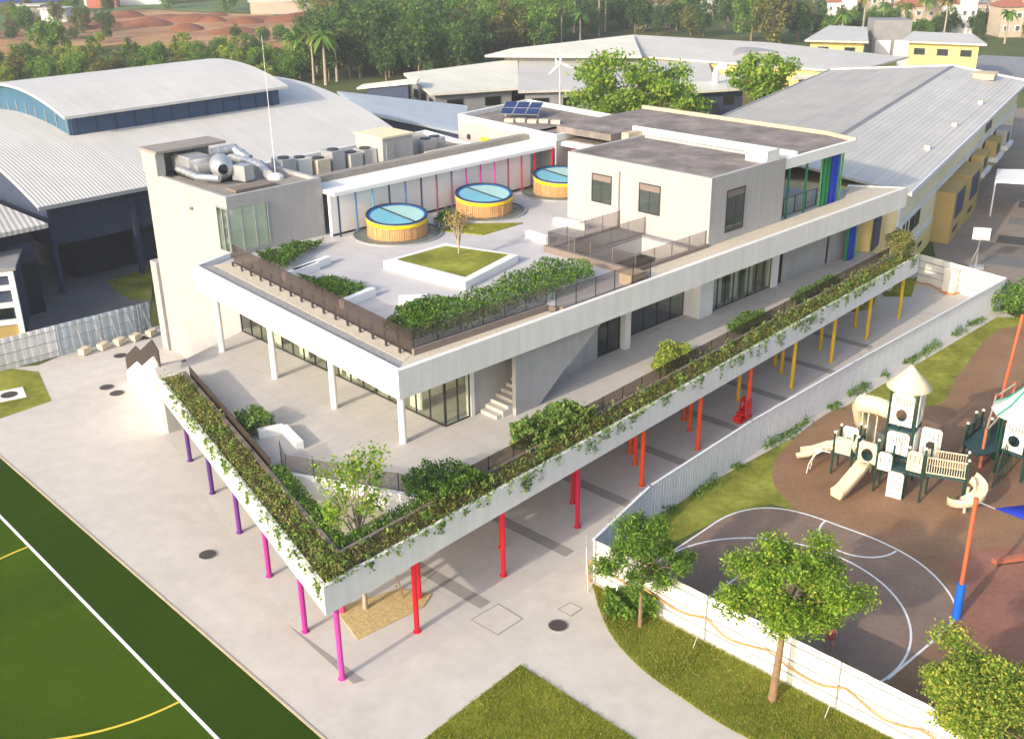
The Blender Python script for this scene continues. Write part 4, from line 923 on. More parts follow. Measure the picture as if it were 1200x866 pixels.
# front platform with straight slide and hooded opening
for a, b_, h in ((-1.9, -1.7, 2.5), (-.75, -1.75, 2.6), (-1.9, -.5, 2.6), (.1, -1.75, 2.6), (.9, -1.7, 2.6), (1.75, -1.65, 2.7), (1.8, -.5, 2.7), (-.1, -.75, 3.2)): post(pg, *T(a, b_)[:2], h)
MB().box(tuple(T(-1.3, -1.1)+Vector((0, 0, 1.3))), (1.2, 1.2, .08), R(-22)).build('deck', 'mesh_teal', pg)
MB().box(tuple(T(.5, -1.2)+Vector((0, 0, 1.3))), (2.3, 1.0, .08), R(-22)).build('deck', 'mesh_teal', pg)
panel_with_hole(pg, T(-1.3, -1.8), da, 1.0, 1.35, 2.4, (0, 1.75, .33), 'plastic_cream', 'slide_hood')
panel_with_hole(pg, T(-.3, -1.8), da, .75, 1.2, 2.1, None, 'plastic_white', slots=3)
panel_with_hole(pg, T(-1.95, -1.1), db, .9, 1.4, 2.3, None, 'mesh_teal')
panel_with_hole(pg, T(1.25, -1.75), da, .8, 1.5, 2.5, None, 'plastic_cream', slots=3)
s0 = T(-1.3, -1.85)+Vector((0, 0, 1.3)); s1 = T(-2.05, -3.75)+Vector((0, 0, .22))
trough(pg, [s0, s0.lerp(s1, .2)+Vector((0, 0, -.05)), s0.lerp(s1, .8)+Vector((0, 0, -.08)), s1, s1+(s1-s0).normalized()*.3+Vector((0, 0, .12))], .62, 'plastic_cream', 'straight_slide')
# climbing wall
cw = panel_with_hole(pg, T(.45, -2.0), da, .85, .05, 1.35, None, 'plastic_white', 'climbing_wall')
for i in range(4):
    for j in (-1, 1): p = T(.45+j*.2, -2.06)+Vector((0, 0, .25+.3*i)); MB().lathe(tuple(p), [(.01, .05), (.07, .02), (.07, -.02), (.01, -.05)], 8, True).build('hand_hold', 'grey_metal', cw)
# left platform: arched ladder, wide slide, linking tube
lp = Vector((15.95, 46.55, 0))
for a, b_, h in ((-.55, -.55, 2.2), (.55, -.55, 2.4), (-.55, .55, 2.2), (.55, .55, 2.5)): p = lp+da*a+db*b_; post(pg, p.x, p.y, h)
MB().box((lp.x, lp.y, 1.15), (1.2, 1.2, .08), R(-22)).build('deck', 'mesh_teal', pg)
panel_with_hole(pg, (lp-db*.6)[:2], da, .9, 1.2, 2.05, None, 'plastic_cream'); panel_with_hole(pg, (lp+db*.6)[:2], da, .9, 1.2, 2.2, None, 'plastic_white')
panel_with_hole(pg, (lp-da*.6)[:2], db, .35, 1.2, 2.1, None, 'plastic_cream')
q = lp-da*.6+db*.2; trough(pg, [q+Vector((0, 0, 1.15)), q-da*.7+db*.1+Vector((0, 0, .9)), q-da*1.5+db*.1+Vector((0, 0, .45)), q-da*2.2+db*.05+Vector((0, 0, .22))], .85, 'plastic_cream', 'wide_slide', .22)
a0 = lp-da*.62-db*.35; mb = MB()
for off in (-.3, .3):
    mb.tube([a0+db*(off-.15)+Vector((0, 0, 1.2))-da*.0, a0+db*(off-.3)-da*.45+Vector((0, 0, 1.25)), a0+db*(off-.5)-da*.85+Vector((0, 0, .95)), a0+db*(off-.6)-da*1.05+Vector((0, 0, .5)), a0+db*(off-.65)-da*1.1], .03, 6)
lad = mb.build('arched_ladder', 'plastic_white', pg)
for i, (x, z, y) in enumerate(((.3, 1.25, -.25), (.6, 1.13, -.38), (.85, .95, -.5), (.98, .7, -.56), (1.05, .45, -.61), (1.09, .2, -.64))):
    c = a0-da*x+db*y; MB().tube([c+db*-.3+Vector((0, 0, z)), c+db*.3+Vector((0, 0, z))], .026, 6).build('rung', 'plastic_white', lad)
mb = MB(); p0 = lp+da*.55-db*.15; p1 = T(-1.9, -1.0); pts = [p0+Vector((0, 0, 1.75)), p0.lerp(p1, .35)+Vector((0, 0, 1.78)), p0.lerp(p1, .75)+Vector((0, 0, 1.72)), p1+Vector((0, 0, 1.65))]
mb.tube(pts, .42, 16).build('linking_tube', 'plastic_cream', pg)
# upper tube slide to the left of the tower
p0 = T(-.75, .1); q1 = p0-da*1.75+db*.35; mb = MB(); mb.tube([p0+Vector((0, 0, 3.45)), p0.lerp(q1, .5)+Vector((0, 0, 3.5)), q1+Vector((0, 0, 3.4))], [.42, .43, .45], 18)
tb = mb.build('tube_slide', 'plastic_cream', pg)
mb = MB(); q2 = q1+db*1.3-da*.3; mb.tube([q1+Vector((0, 0, 3.4)), q1+db*.5-da*.3+Vector((0, 0, 3.0)), q2+Vector((0, 0, 2.0)), q2+db*.8+da*.5+Vector((0, 0, .9)), q2+db*1.6+da*.9+Vector((0, 0, .45))], .42, 16).build('lower_bend', 'plastic_cream', tb)
for k in range(4): c = p0.lerp(q1, .2+.25*k); MB().tube([c+Vector((0, 0, 3.47))-da*.03, c+Vector((0, 0, 3.47))+da*.03], .47, 18).build('flange', 'plastic_cream', tb)
for k, f in enumerate((.45, .75, .95)): c = p0.lerp(q1, f); post(pg, c.x, c.y, 3.1, m='plastic_cream', r=.04, cap=False, name='support_leg')
# bridge to the right and spiral slide
bA = T(1.75, -1.0); bB = T(3.75, -.55); nb_ = Vector((-(bB-bA).y, (bB-bA).x, 0)).normalized()*.5
br = MB().prism([(bA-nb_)[:2], (bB-nb_)[:2], (bB+nb_)[:2], (bA+nb_)[:2]], 1.32, 1.42).build('bridge_deck', 'mesh_teal', pg)
for s_ in (-1, 1): rails(pg, bA+nb_*s_, bB+nb_*s_, 1.5, 2.25, 1.5, 2.25, 16, 'plastic_cream', 'bridge_railing')
for s_ in (-1, 1): p = bB+nb_*s_; post(pg, p.x, p.y, 2.4)
sp = bB+da*.35-db*.9; pts = []
for k in range(15):
    a = R(70)-R(285)*k/14; pts.append((sp.x+.62*math.cos(a), sp.y+.62*math.sin(a), 1.45-1.2*k/14))
trough(pg, pts, .6, 'plastic_cream', 'spiral_slide', .3)
MB().tube([(sp.x, sp.y, 0), (sp.x, sp.y, 1.3)], .08, 10).build('spiral_post', 'plastic_cream', pg)
pg.scale = (.86, .86, 1.05); pg.rotation_euler = (0, 0, R(-13))
# second play structure with the tent roof at the right edge
tq = Vector((25.3, 47.0, 0)); pg2 = thing('play_structure', 'play structure with white tent roof striped in green, at the right edge', 'play structure', tuple(tq))
for k in range(6):
    a = R(60*k+10); post(pg2, tq.x+1.35*math.cos(a), tq.y+1.35*math.sin(a), 3.2, cap=False, r=.07)
tn = 12; vs = [(tq.x, tq.y, 5.1)]; rings = ((.55, 4.3), (1.1, 3.65), (1.75, 3.2))
for r_, z in rings: vs += [(tq.x+r_*math.cos(R(30*k+10)), tq.y+r_*math.sin(R(30*k+10)), z-(0 if k % 2 else .05)) for k in range(tn)]
fs = [(0, 1+k, 1+(k+1) % tn) for k in range(tn)]+[(1+i*tn+k, 1+(i+1)*tn+k, 1+(i+1)*tn+(k+1) % tn, 1+i*tn+(k+1) % tn) for i in range(2) for k in range(tn)]
tr_ = MB().add(vs, fs).build('tent_roof', 'plastic_white', pg2)
mat('stripe_teal', (.03, .28, .22), .6)
for k in range(0, tn, 2):
    a = R(30*k+10); P = [Vector((tq.x, tq.y, 5.13))]+[Vector((tq.x+r_*math.cos(a), tq.y+r_*math.sin(a), z-.01)) for r_, z in rings]; MB().tube(P, .05, 5).build('stripe', 'stripe_teal', tr_)
for z in (1.3,): MB().lathe((tq.x, tq.y, z), [(1.35, 0), (1.35, .08), (.02, .08)], 6).build('deck', 'mesh_teal', pg2)
for k in (3, 4, 5):
    a0, a1 = R(60*k+10), R(60*k+70); p = Vector((tq.x+1.35*math.cos(a0), tq.y+1.35*math.sin(a0), 0)); q = Vector((tq.x+1.35*math.cos(a1), tq.y+1.35*math.sin(a1), 0))
    if k == 3: panel_with_hole(pg2, ((p+q)/2)[:2], q-p, 1.0, 1.45, 3.0, (0, 2.0, .3), 'plastic_white', slots=5)
    else: MB().wall(p[:2], q[:2], 1.4, 2.9, .05).build('net_panel', 'mesh_teal', pg2)
for i in range(7):
    p = U(1128+i*9, 535-(i % 3)*8); post(pg2, p.x, p.y, 1.9+.25*(i % 2)); 
    if i: rails(pg2, pp[:2], p[:2], .9, 1.6, .9, 1.6, 5, 'mesh_teal', 'railing'); MB().wall(pp[:2], p[:2], .35, 1.05, .04).build('mesh_panel', 'mesh_teal', pg2)
    pp = p
MB().prism(px([(1125, 540), (1150, 520), (1185, 520), (1180, 548), (1140, 556)]), 1.0, 1.08).build('deck', 'mesh_teal', pg2)
mb = MB()
for i in range(6):
    a = U(1150, 590-i*3); mb.tube([(23.2+i*.3, 45.2+i*.3, 0), (23.8+i*.25, 45.9+i*.3, 1.9)], .03, 5)
mb.build('climbing_net', 'post_green', pg2)
# poles of the shade sail
def shade_pole(base, h, lean, lab, pad=True):
    b_ = Vector(base); t = thing('shade_pole', lab, 'pole', tuple(b_)); tp = b_+Vector((*lean, h)); pd = b_.lerp(tp, .3)
    MB().tube([pd if pad else b_, tp], .085, 12).build('pole', 'orange_pole', t)
    if pad: MB().tube([b_, pd], .17, 14).build('pad', 'blue_pad', t)
    MB().tube([tp, tp+Vector((.0, 0, .1))], .1, 10).build('cap', 'orange_pole', t); return tp
t1 = shade_pole((17.5, 34.98, 0), 5.3, (.0, .1), 'orange shade pole with blue padded foot beside the court')
t2 = shade_pole((27.6, 54.6, 0), 5.2, (.5, .3), 'leaning orange shade pole behind the second play structure', False)
# blue sail: triangle hung from the pole by a cable
sA = U(1166, 596, 4.7); sB, sC = sA+Vector((6.0, 1.2, .1)), sA+Vector((4.2, -3.6, -.6)); N = 8; vs = []; idx = {}
for i in range(N+1):
    for j in range(N+1-i):
        u, v = i/N, j/N; w = 1-u-v; p = sA*w+sB*u+sC*v; c_ = (sA+sB+sC)/3; pull = .35*(u*v+v*w+u*w); p = p.lerp(c_, pull*.5)+Vector((0, 0, -1.2*u*v*w)); idx[(i, j)] = len(vs); vs.append(p)
fs = []
for i in range(N):
    for j in range(N-i):
        fs.append((idx[(i, j)], idx[(i+1, j)], idx[(i, j+1)]))
        if j < N-i-1: fs.append((idx[(i+1, j)], idx[(i+1, j+1)], idx[(i, j+1)]))
tsail = thing('shade_sail', 'blue triangular shade sail stretched from the orange pole', 'shade sail', tuple(sA))
so = MB().add(vs, fs, True).build('fabric', 'sail_blue', tsail); so.modifiers.new('thick', 'SOLIDIFY').thickness = .02
MB().tube([t1, sA], .02, 5).build('cable', 'white_bright', tsail)
pb_ = U(1180, 700); t = thing('sail_pole_beam', 'terracotta balance beam lying beside the sail shadow', 'beam', (pb_.x, pb_.y, 0))
MB().box(tuple(U(1182, 659)+Vector((0, 0, .17))), (1.5, .28, .2), R(12)).build('beam', 'terracotta', t); MB().box(tuple(U(1182, 659)+Vector((0, 0, .03))), (1.2, .3, .1), R(12)).build('foot', 'dark_metal', t)
# climbing frame of terracotta posts and cream bars
cfp = [U(1148, 548), U(1160, 505), U(1172, 520), U(1182, 490)]
t = thing('climbing_frame', 'terracotta post and bar frame behind the dark play railings', 'climbing frame', tuple(cfp[0]))
for p in cfp: MB().tube([p, p+Vector((0, 0, 2.2))], .08, 8).build('post', 'terracotta', t)
for a, b_ in ((0, 1), (1, 3), (0, 2)): MB().tube([cfp[a]+Vector((0, 0, 2.05)), cfp[b_]+Vector((0, 0, 2.05))], .045, 6).build('bar', 'plastic_cream', t)
# red rocking toy by the columns
rp = U(870, 492); t = thing('spring_rocker', 'red plastic ride-on toy beside the long white fence', 'toy', (rp.x, rp.y, 0))
MB().box((rp.x, rp.y, .12), (1.2, .5, .14), R(48)).build('base', 'red_plastic', t)
for s_ in (-.2, .2):
    c = Vector((rp.x, rp.y, 0))+V2(138)*s_; panel_with_hole(t, (c+V2(48)*.22)[:2], V2(48), .6, .15, 1.25, (0, .85, .18), 'red_plastic', 'side')
MB().box(tuple(Vector((rp.x, rp.y, .5))+V2(48)*-.2), (.45, .42, .1), R(48)).build('seat', 'red_plastic', t); MB().box(tuple(Vector((rp.x, rp.y, .3))+V2(48)*-.55), (.3, .3, .3), R(48)).build('nose', 'red_plastic', t)
# child on the court
pp = U(972, 760, .03)
me = bpy.data.meshes.new('body')
J = [(0, 0, .52), (0, 0, .72), (0, 0, .9), (0, 0, .97), (0, 0, 1.1), (-.08, 0, .5), (-.09, .03, .27), (-.09, .0, .04), (-.09, -.09, .03), (.08, 0, .5), (.1, -.06, .28), (.09, -.02, .04), (.09, -.11, .03), (-.14, 0, .88), (-.2, -.02, .7), (-.19, -.1, .55), (.14, 0, .88), (.2, -.02, .7), (.19, -.1, .55)]
Ed = [(0, 1), (1, 2), (2, 3), (3, 4), (0, 5), (5, 6), (6, 7), (7, 8), (0, 9), (9, 10), (10, 11), (11, 12), (2, 13), (13, 14), (14, 15), (2, 16), (16, 17), (17, 18)]
Rd = [.1, .105, .1, .045, .085, .075, .055, .04, .035, .075, .055, .04, .035, .05, .04, .03, .05, .04, .03]
me.from_pydata(J, Ed, []); per = thing('person', 'small child in reddish clothes standing on the court behind the fence', 'person', tuple(pp)); bo = link('body', me)
bo.parent = per
md = bo.modifiers.new('skin', 'SKIN'); 
for v, r_ in zip(me.skin_vertices[0].data, Rd): v.radius = (r_, r_*.85)
me.skin_vertices[0].data[0].use_root = True; bo.modifiers.new('sub', 'SUBSURF').levels = 2; bo.modifiers['sub'].render_levels = 2
me.materials.append(M['skin'])
def child_part(mb, name, m): o_ = mb.build(name, m); o_.parent = per; return o_
child_part(MB().lathe((0, 0, 0), [(.155, .5), (.15, .6), (.135, .75), (.145, .88), (.07, .95)], 14, True), 'shirt', 'shirt_red')
child_part(MB().lathe((0, .01, 1.1), [(.10, -.03), (.108, .04), (.085, .09), (.01, .115)], 14, True), 'hair', 'hair')
# ================================================================== fences
def corr_panel(w, h, n=4, d=.045):
    """trapezoidal sheet, x along the fence"""
    xs = []; 
    for i in range(n): x = w*i/n; q = w/n; xs += [(x, 0), (x+q*.35, 0), (x+q*.5, d), (x+q*.85, d)]
    xs.append((w, 0)); vs = [(x, y, z) for z in (0, h) for x, y in xs]; k = len(xs)
    vs += [(x, y+.012, z) for z in (0, h) for x, y in xs]
    fs = [(i, i+1, k+i+1, k+i) for i in range(k-1)]+[(2*k+i+1, 2*k+i, 3*k+i, 3*k+i+1) for i in range(k-1)]+[(k+i, k+i+1, 3*k+i+1, 3*k+i) for i in range(k-1)]+[(0, k, 3*k, 2*k), (k-1, 3*k-1, 4*k-1, 2*k-1)]
    me_ = bpy.data.meshes.new('panel'); me_.from_pydata(vs, [], fs); me_.update(); return me_
def fence(a, b_, w, h, mats, lab, n=4, d=.045, pattern=None, group=None, name='hoarding', z0=0.0, into=None):
    a = Vector((a[0], a[1], z0)); b_ = Vector((b_[0], b_[1], z0)); L = (b_-a).length; k = max(1, round(L/w)); w = L/k; an = math.atan2((b_-a).y, (b_-a).x)
    t = into or thing(name, lab, 'fence', tuple(a)); ms = {}
    for i in range(k):
        m_ = mats[pattern(i) if pattern else 0]
        if m_ not in ms: ms[m_] = corr_panel(w-.012, h, n, d); ms[m_].materials.append(M[m_])
        o_ = link('panel', ms[m_]); o_.location = a+(b_-a)*(i/k); o_.rotation_euler = (0, 0, an); adopt(o_, t)
    return t, a, b_, an, L
FA, FB, FC = Vector((3.3, 37.95, 0)), Vector((34.6, 70.8, 0)), Vector((30.7, 76.6, 0))
FL = [FA, Vector((6.2, 42.35, 0)), Vector((12.2, 48.9, 0)), Vector((19.7, 56.4, 0)), FB]
def along(f):
    ls = [(b_-a).length for a, b_ in zip(FL, FL[1:])]; s_ = f*sum(ls)
    for a, b_, l in zip(FL, FL[1:], ls):
        if s_ <= l or b_ is FB: return a+(b_-a)*(s_/l)
        s_ -= l
lf = None
for a_, b_ in zip(FL, FL[1:]):
    lf, *_ = fence(a_, b_, .92, 2.0, ['fence_white'], 'long white corrugated fence between school and playground', 4, .065, into=lf)
    d_ = (b_-a_).normalized()*.06; MB().wall((a_-d_)[:2], (b_+d_)[:2], 2.0, 2.04, .12).build('top_rail', 'fence_white', lf)
for i in range(15): p = along((i+.5)/15)+V2(134)*.14; MB().box((p.x, p.y, 1), (.06, .06, 2), R(44)).build('post', 'grey_metal', lf)
ef, *_ = fence(FB, FC, .95, 2.1, ['fence_cream'], 'end return of the white fence below the side yard', 1, .02)
for z in (.55, 1.05, 1.6): MB().wall((FB-V2(32)*.06)[:2], (FC-V2(32)*.06)[:2], z, z+.05, .06).build('rail', 'grey_metal', ef)
FE = FA+(Vector((11.9, 29.25, 0))-FA).normalized()*24
nf, na, nb2, nan, nL = fence(FA, FE, 1.05, 2.0, ['fence_cream', 'fence_blue'], 'smooth cream hoarding in front of the brown play court', 1, .012, pattern=lambda i: 0)
dn = V2(math.degrees(nan)); out = Vector((dn.y, -dn.x, 0))
for z in (.45, 1.05, 1.72): MB().wall((na+out*.05)[:2], (nb2+out*.05)[:2], z, z+.03, .03).build('rail', 'grey_metal', nf)
for i in range(5):
    p = na+dn*(.15+5.6*i)+out*.06; MB().tube([p, p+Vector((0, 0, 2.05))], .022, 8).build('post', 'grey_metal', nf)
    if i > 0: MB().tube([p+Vector((0, 0, 1.2)), p+out*.75+Vector((0, 0, .0))], .018, 6).build('brace', 'grey_metal', nf)
pts = []; 
for i in range(60):
    s_ = .1+i*.385; ph = (s_ % 2.9)/2.9; sag = .36*(1-(2*ph-1)**2); pts.append(na+dn*s_+out*(.16+.04*math.sin(s_*3))+Vector((0, 0, 1.12-sag+.05*math.sin(s_*1.7))))
hz = thing('cable_hose', 'orange cable hose festooned along the cream hoarding', 'hose', tuple(na)); MB().tube(pts, .035, 6).build('hose', 'hose', hz)
MB().tube([na+out*.2, na+out*.25+Vector((-.1, 0, .6)), na+out*.12+Vector((0, 0, 1.1))], .05, 6).build('coupling', 'hose', hz)
p = FA+V2(134)*.4; t = thing('gate_post', 'galvanised prop leaning at the corner of the hoarding', 'post', tuple(p)); MB().tube([p, p+Vector((0, 0, 2.1))], .035, 8).build('upright', 'galv', t); MB().tube([p-V2(90)*1.2, p+Vector((0, 0, 1.5))], .025, 6).build('prop', 'galv', t)
LA, LB = U(-30, 444), U(178, 388)
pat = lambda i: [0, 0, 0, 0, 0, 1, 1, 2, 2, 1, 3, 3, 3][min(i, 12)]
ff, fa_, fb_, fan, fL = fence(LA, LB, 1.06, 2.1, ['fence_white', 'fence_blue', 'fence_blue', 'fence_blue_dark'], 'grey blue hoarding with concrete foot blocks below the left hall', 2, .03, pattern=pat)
dl = V2(math.degrees(fan)); ol = Vector((dl.y, -dl.x, 0))
for z in (.35, 1.05, 1.75): MB().wall((fa_+ol*.06)[:2], (fb_+ol*.06)[:2], z, z+.05, .05).build('rail', 'grey_metal', ff)
for i in range(9): p = fa_+dl*(fL*i/8.6)+ol*.1; MB().tube([p, p+Vector((0, 0, 2.12))], .028, 6).build('post', 'grey_metal', ff)
for i, x in enumerate((88, 110, 130, 150, 170)):
    f = (x-(-30))/(208); p = fa_.lerp(fb_, f)+ol*.9; t = thing('foot_block', ['first', 'second', 'third', 'fourth', 'fifth'][i]+' concrete foot block from the left bracing the grey blue hoarding', 'block', tuple(p), 'concrete foot blocks of the hoarding')
    MB().box((p.x, p.y, .25), (.7, .45, .4), fan+.5).build('block', 'weight_block', t); MB().tube([p+Vector((0, 0, .4)), p-ol*.78+Vector((0, 0, 1.6))], .014, 6).build('brace', 'grey_metal', t)
# grass tufts along the fence foot
pts = []
for i in range(4200):
    f = random.random()
    if math.sin(f*37)+math.sin(f*91+1) < -.1: continue
    p = along(f)+V2(-46)*abs(random.gauss(.1, .28)); k = .5+.5*math.sin(f*60)
    pts.append((p.x, p.y, random.random()**1.5*(.15+.35*k)))
tag(leaves(pts, .2, 'leaf_mid', 'fence_weeds', up=1.4, aspect=.3), 'weeds growing along the foot of the long white fence', 'weeds', kind='stuff')
hedge(px([(1160, 362), (1172, 345), (1230, 330), (1230, 362), (1185, 372)], .6), 0, 1.6, 'clipped bush at the corner of the long white fence', 'leaf_mid', n=2500, size=.2, rag=.2, name='bush', cat='bush')
def blades(poly, n, h, name, lab):
    P = np.array(poly); mn, mx = P.min(0), P.max(0); loops = [[Vector((a, b_, 0)) for a, b_ in poly]]; tr = tessellate_polygon(loops)
    ar_ = np.array([abs((P[b_][0]-P[a][0])*(P[c][1]-P[a][1])-(P[c][0]-P[a][0])*(P[b_][1]-P[a][1])) for a, b_, c in tr]); ch = np.random.choice(len(tr), n, p=ar_/ar_.sum())
    u = np.random.rand(n, 2); fl = u.sum(1) > 1; u[fl] = 1-u[fl]; T_ = np.array(tr)[ch]
    xy = P[T_[:, 0]]+(P[T_[:, 1]]-P[T_[:, 0]])*u[:, :1]+(P[T_[:, 2]]-P[T_[:, 0]])*u[:, 1:]
    xy = xy+np.random.normal(0, .045, xy.shape); z = np.full((n, 1), .02+h*.4); tag(leaves(np.hstack([xy, z]), h, 'blade', name, up=2.2, aspect=.22), lab, 'grass', kind='stuff')
blades(lw, 26000, .09, 'lawn_grass', 'short grass of the pointed front lawn')
blades(px(lr), 34000, .09, 'lawn_grass', 'short grass of the curved lawn beside the cream hoarding')
# ================================================================== near trees
tree('street_tree', 'leafy tree with bare straight trunk on the curved lawn', (9.14, 30.36, .0), 5.6, (.4, .3, 4.45, 2.3, 2.2, 1.7), .15, 30000, .115, 'leaf_bright', clumps=34, seed=3, cr=(.30, .27), spread=(.45, 1.0), gap=.55)
tree('street_tree', 'drooping narrow leaved tree at the corner of the cream hoarding', tuple(U(750, 735)), 4.4, (.15, .4, 3.1, 1.75, 1.6, 1.35), .08, 13000, .17, 'leaf_mid', clumps=22, seed=5, aspect=.25, cr=(.30, .32), spread=(.5, 1.05), gap=.6)
sh = U(742, 722); hedge([(sh.x-1.2, sh.y-.3), (sh.x+.9, sh.y-.6), (sh.x+.8, sh.y+.7), (sh.x-1.0, sh.y+.9)], 0, .75, 'low leafy undergrowth round the foot of the drooping tree', 'leaf_mid', n=1500, size=.22, rag=.3, name='shrub', cat='shrub')
tree('street_tree', 'yellowish green tree cut off by the bottom right corner', (U(1150, 815, 3.0).x, U(1150, 815, 3.0).y, 0), 4.4, (0, 0, 3.0, 2.4, 2.3, 1.7), .15, 30000, .115, 'leaf_warm', clumps=34, seed=9, cr=(.30, .27), spread=(.45, 1.0), gap=.55)
# ================================================================== neighbouring buildings
HA = V2(45.4); HN = V2(135.4); HO = Vector((-33.78, 75.03, 0))
def HP(t_, s_, z=0): p = HO+HA*t_+HN*s_; return Vector((p.x, p.y, z))
hall = thing('sports_hall', 'left sports hall with two tier curved cream roof', 'building', tuple(HP(17, 19)))
def vault(t0, t1, s0, s1, z0, zr, th=.22, n=26):
    vs = []; sm = (s0+s1)/2; hw_ = (s1-s0)/2
    for t_ in (t0, t1):
        for dz in (0, -th):
            for k in range(n+1):
                s_ = s0+(s1-s0)*k/n; f = 1-((s_-sm)/hw_)**2; vs.append(HP(t_, s_, z0+(zr-z0)*f+dz))
    m_ = n+1; fs = []
    for k in range(n): fs += [(k, k+1, 2*m_+k+1, 2*m_+k), (m_+k+1, m_+k, 3*m_+k, 3*m_+k+1), (k+1, k, m_+k, m_+k+1), (2*m_+k, 2*m_+k+1, 3*m_+k+1, 3*m_+k)]
    fs += [(0, 2*m_, 3*m_, m_), (n, m_+n, 3*m_+n, 2*m_+n)]
    return MB().add(vs, fs, False)
def gable(t_, s0, s1, zb, z0, zr, th=.2, n=20):
    vs = []; sm = (s0+s1)/2; hw_ = (s1-s0)/2
    for tt in (t_, t_+th):
        vs += [HP(tt, s0, zb)]+[HP(tt, s0+(s1-s0)*k/n, z0+(zr-z0)*(1-((s0+(s1-s0)*k/n-sm)/hw_)**2)) for k in range(n+1)]+[HP(tt, s1, zb)]
    m_ = n+3
    return MB().add(vs, [tuple(range(m_)), tuple(range(2*m_-1, m_-1, -1))]+[(i, i+m_, (i+1) % m_+m_, (i+1) % m_) for i in range(m_)])
vault(-.0, 34.4, 0, 38, 7.0, 10.65).build('lower_roof', 'roof_cream', hall)
vault(6.8, 28.2, 9.0, 29, 11.45, 13.05).build('upper_roof', 'roof_cream', hall)
MB().wall(HP(7.6, 9.8)[:2], HP(27.4, 9.8)[:2], 9.5, 11.5, .2).build('clerestory_wall', 'clerestory', hall)
MB().wall(HP(7.6, 28.2)[:2], HP(27.4, 28.2)[:2], 9.5, 11.5, .2).build('clerestory_wall', 'clerestory', hall)
gable(7.4, 9.8, 28.2, 9.3, 11.3, 12.85).build('clerestory_gable', 'teal_panel', hall); gable(27.4, 9.8, 28.2, 9.3, 11.3, 12.85).build('clerestory_gable', 'teal_panel', hall)
for i in range(10): p = HP(7.36, 10+i*1.9); MB().box((p.x, p.y, 10.4), (.06, .08, 1.9+.1*min(i, 9-i)), R(45.4)).build('gable_mullion', 'grey_metal', hall)
for i in range(12): p = HP(8+i*1.7, 9.66); MB().box((p.x, p.y, 10.6), (.07, .06, 1.8), R(45.4)).build('clerestory_mullion', 'navy', hall)
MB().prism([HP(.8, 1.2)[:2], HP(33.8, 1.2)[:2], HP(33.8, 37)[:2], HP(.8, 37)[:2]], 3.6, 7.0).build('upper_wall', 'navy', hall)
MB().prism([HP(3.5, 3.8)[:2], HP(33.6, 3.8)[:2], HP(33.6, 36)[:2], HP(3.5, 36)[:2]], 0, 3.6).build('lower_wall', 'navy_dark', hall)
gable(.8, 1.2, 37, 7.0, 7.05, 10.4).build('end_gable', 'navy', hall); gable(33.5, 1.2, 37, 7.0, 7.05, 10.4).build('end_gable', 'navy', hall)
for t_ in (1.0, 7.5, 14, 20.5): p = HP(t_, 1.0); MB().box((p.x, p.y, 3.5), (.35, .35, 7), R(45.4)).build('post', 'navy', hall)
MB().wall(HP(-.05, -.02)[:2], HP(34.4, -.02)[:2], 6.72, 7.0, .14).build('gutter', 'grey_metal', hall)
for t_, w_ in ((9.5, 2.2), (14.5, 1.6), (19.6, 2.4)): p = HP(t_, 3.75); MB().box((p.x, p.y, 1.2), (w_, .08, 2.4), R(45.4)).build('door', 'navy', hall)
# dark building at the far left with its flat pale roof, and the white gridded facade
lb_ = thing('classroom_block', 'dark walled block with flat pale roof at the left edge', 'building', tuple(HP(-12, 5)))
MB().prism([HP(-20, -2)[:2], HP(-1.6, -2)[:2], HP(-1.6, 12)[:2], HP(-20, 12)[:2]], 0, 6.3).build('wall', 'navy_dark', lb_)
MB().prism([HP(-20, -3.4)[:2], HP(-.9, -3.4)[:2], HP(-.9, 12)[:2], HP(-20, 12)[:2]], 6.3, 6.6).build('roof', 'roof_far', lb_)
for i in range(4): p = HP(-2.5-i*3, -2.04); MB().box((p.x, p.y, 4.5), (1.6, .06, 1.4), R(45.4)).build('window', 'navy', lb_)
wf = U(22, 405); wb_ = thing('gridded_block', 'white framed low block with dark window band and yellow plinth', 'building', (wf.x, wf.y, 0))
W0 = U(31, 395); wd = V2(30)
def WP(s_, d_): p = W0-V2(45)*d_*-1*0-V2(18)*s_+V2(108)*d_; return p
def wbx(s0, s1, d0, d1, z0, z1): return MB().prism([WP(s0, d0)[:2], WP(s1, d0)[:2], WP(s1, d1)[:2], WP(s0, d1)[:2]], z0, z1)
wbx(.05, 12, .25, 6, 0, 4.6).build('wall', 'navy', wb_); wbx(.0, 12, .1, .3, 0, 1.0).build('plinth', 'ochre_wall', wb_)
for z in (1.0, 2.2, 3.4, 4.4): wbx(0, 12, -.05, .26, z, z+.3).build('band', 'white_bright', wb_)
for s_ in (0, 2.9, 5.8): wbx(s_, s_+.35, -.1, .24, 0, 4.75).build('pier', 'white_bright', wb_)
wbx(-.2, 12, -.2, 6.2, 4.75, 4.95).build('roof', 'slate', wb_)
for s_ in (.5, 1.7, 3.4, 4.6): wbx(s_, s_+1.0, .19, .24, 1.35, 2.15).build('window', 'glass_dark', wb_)
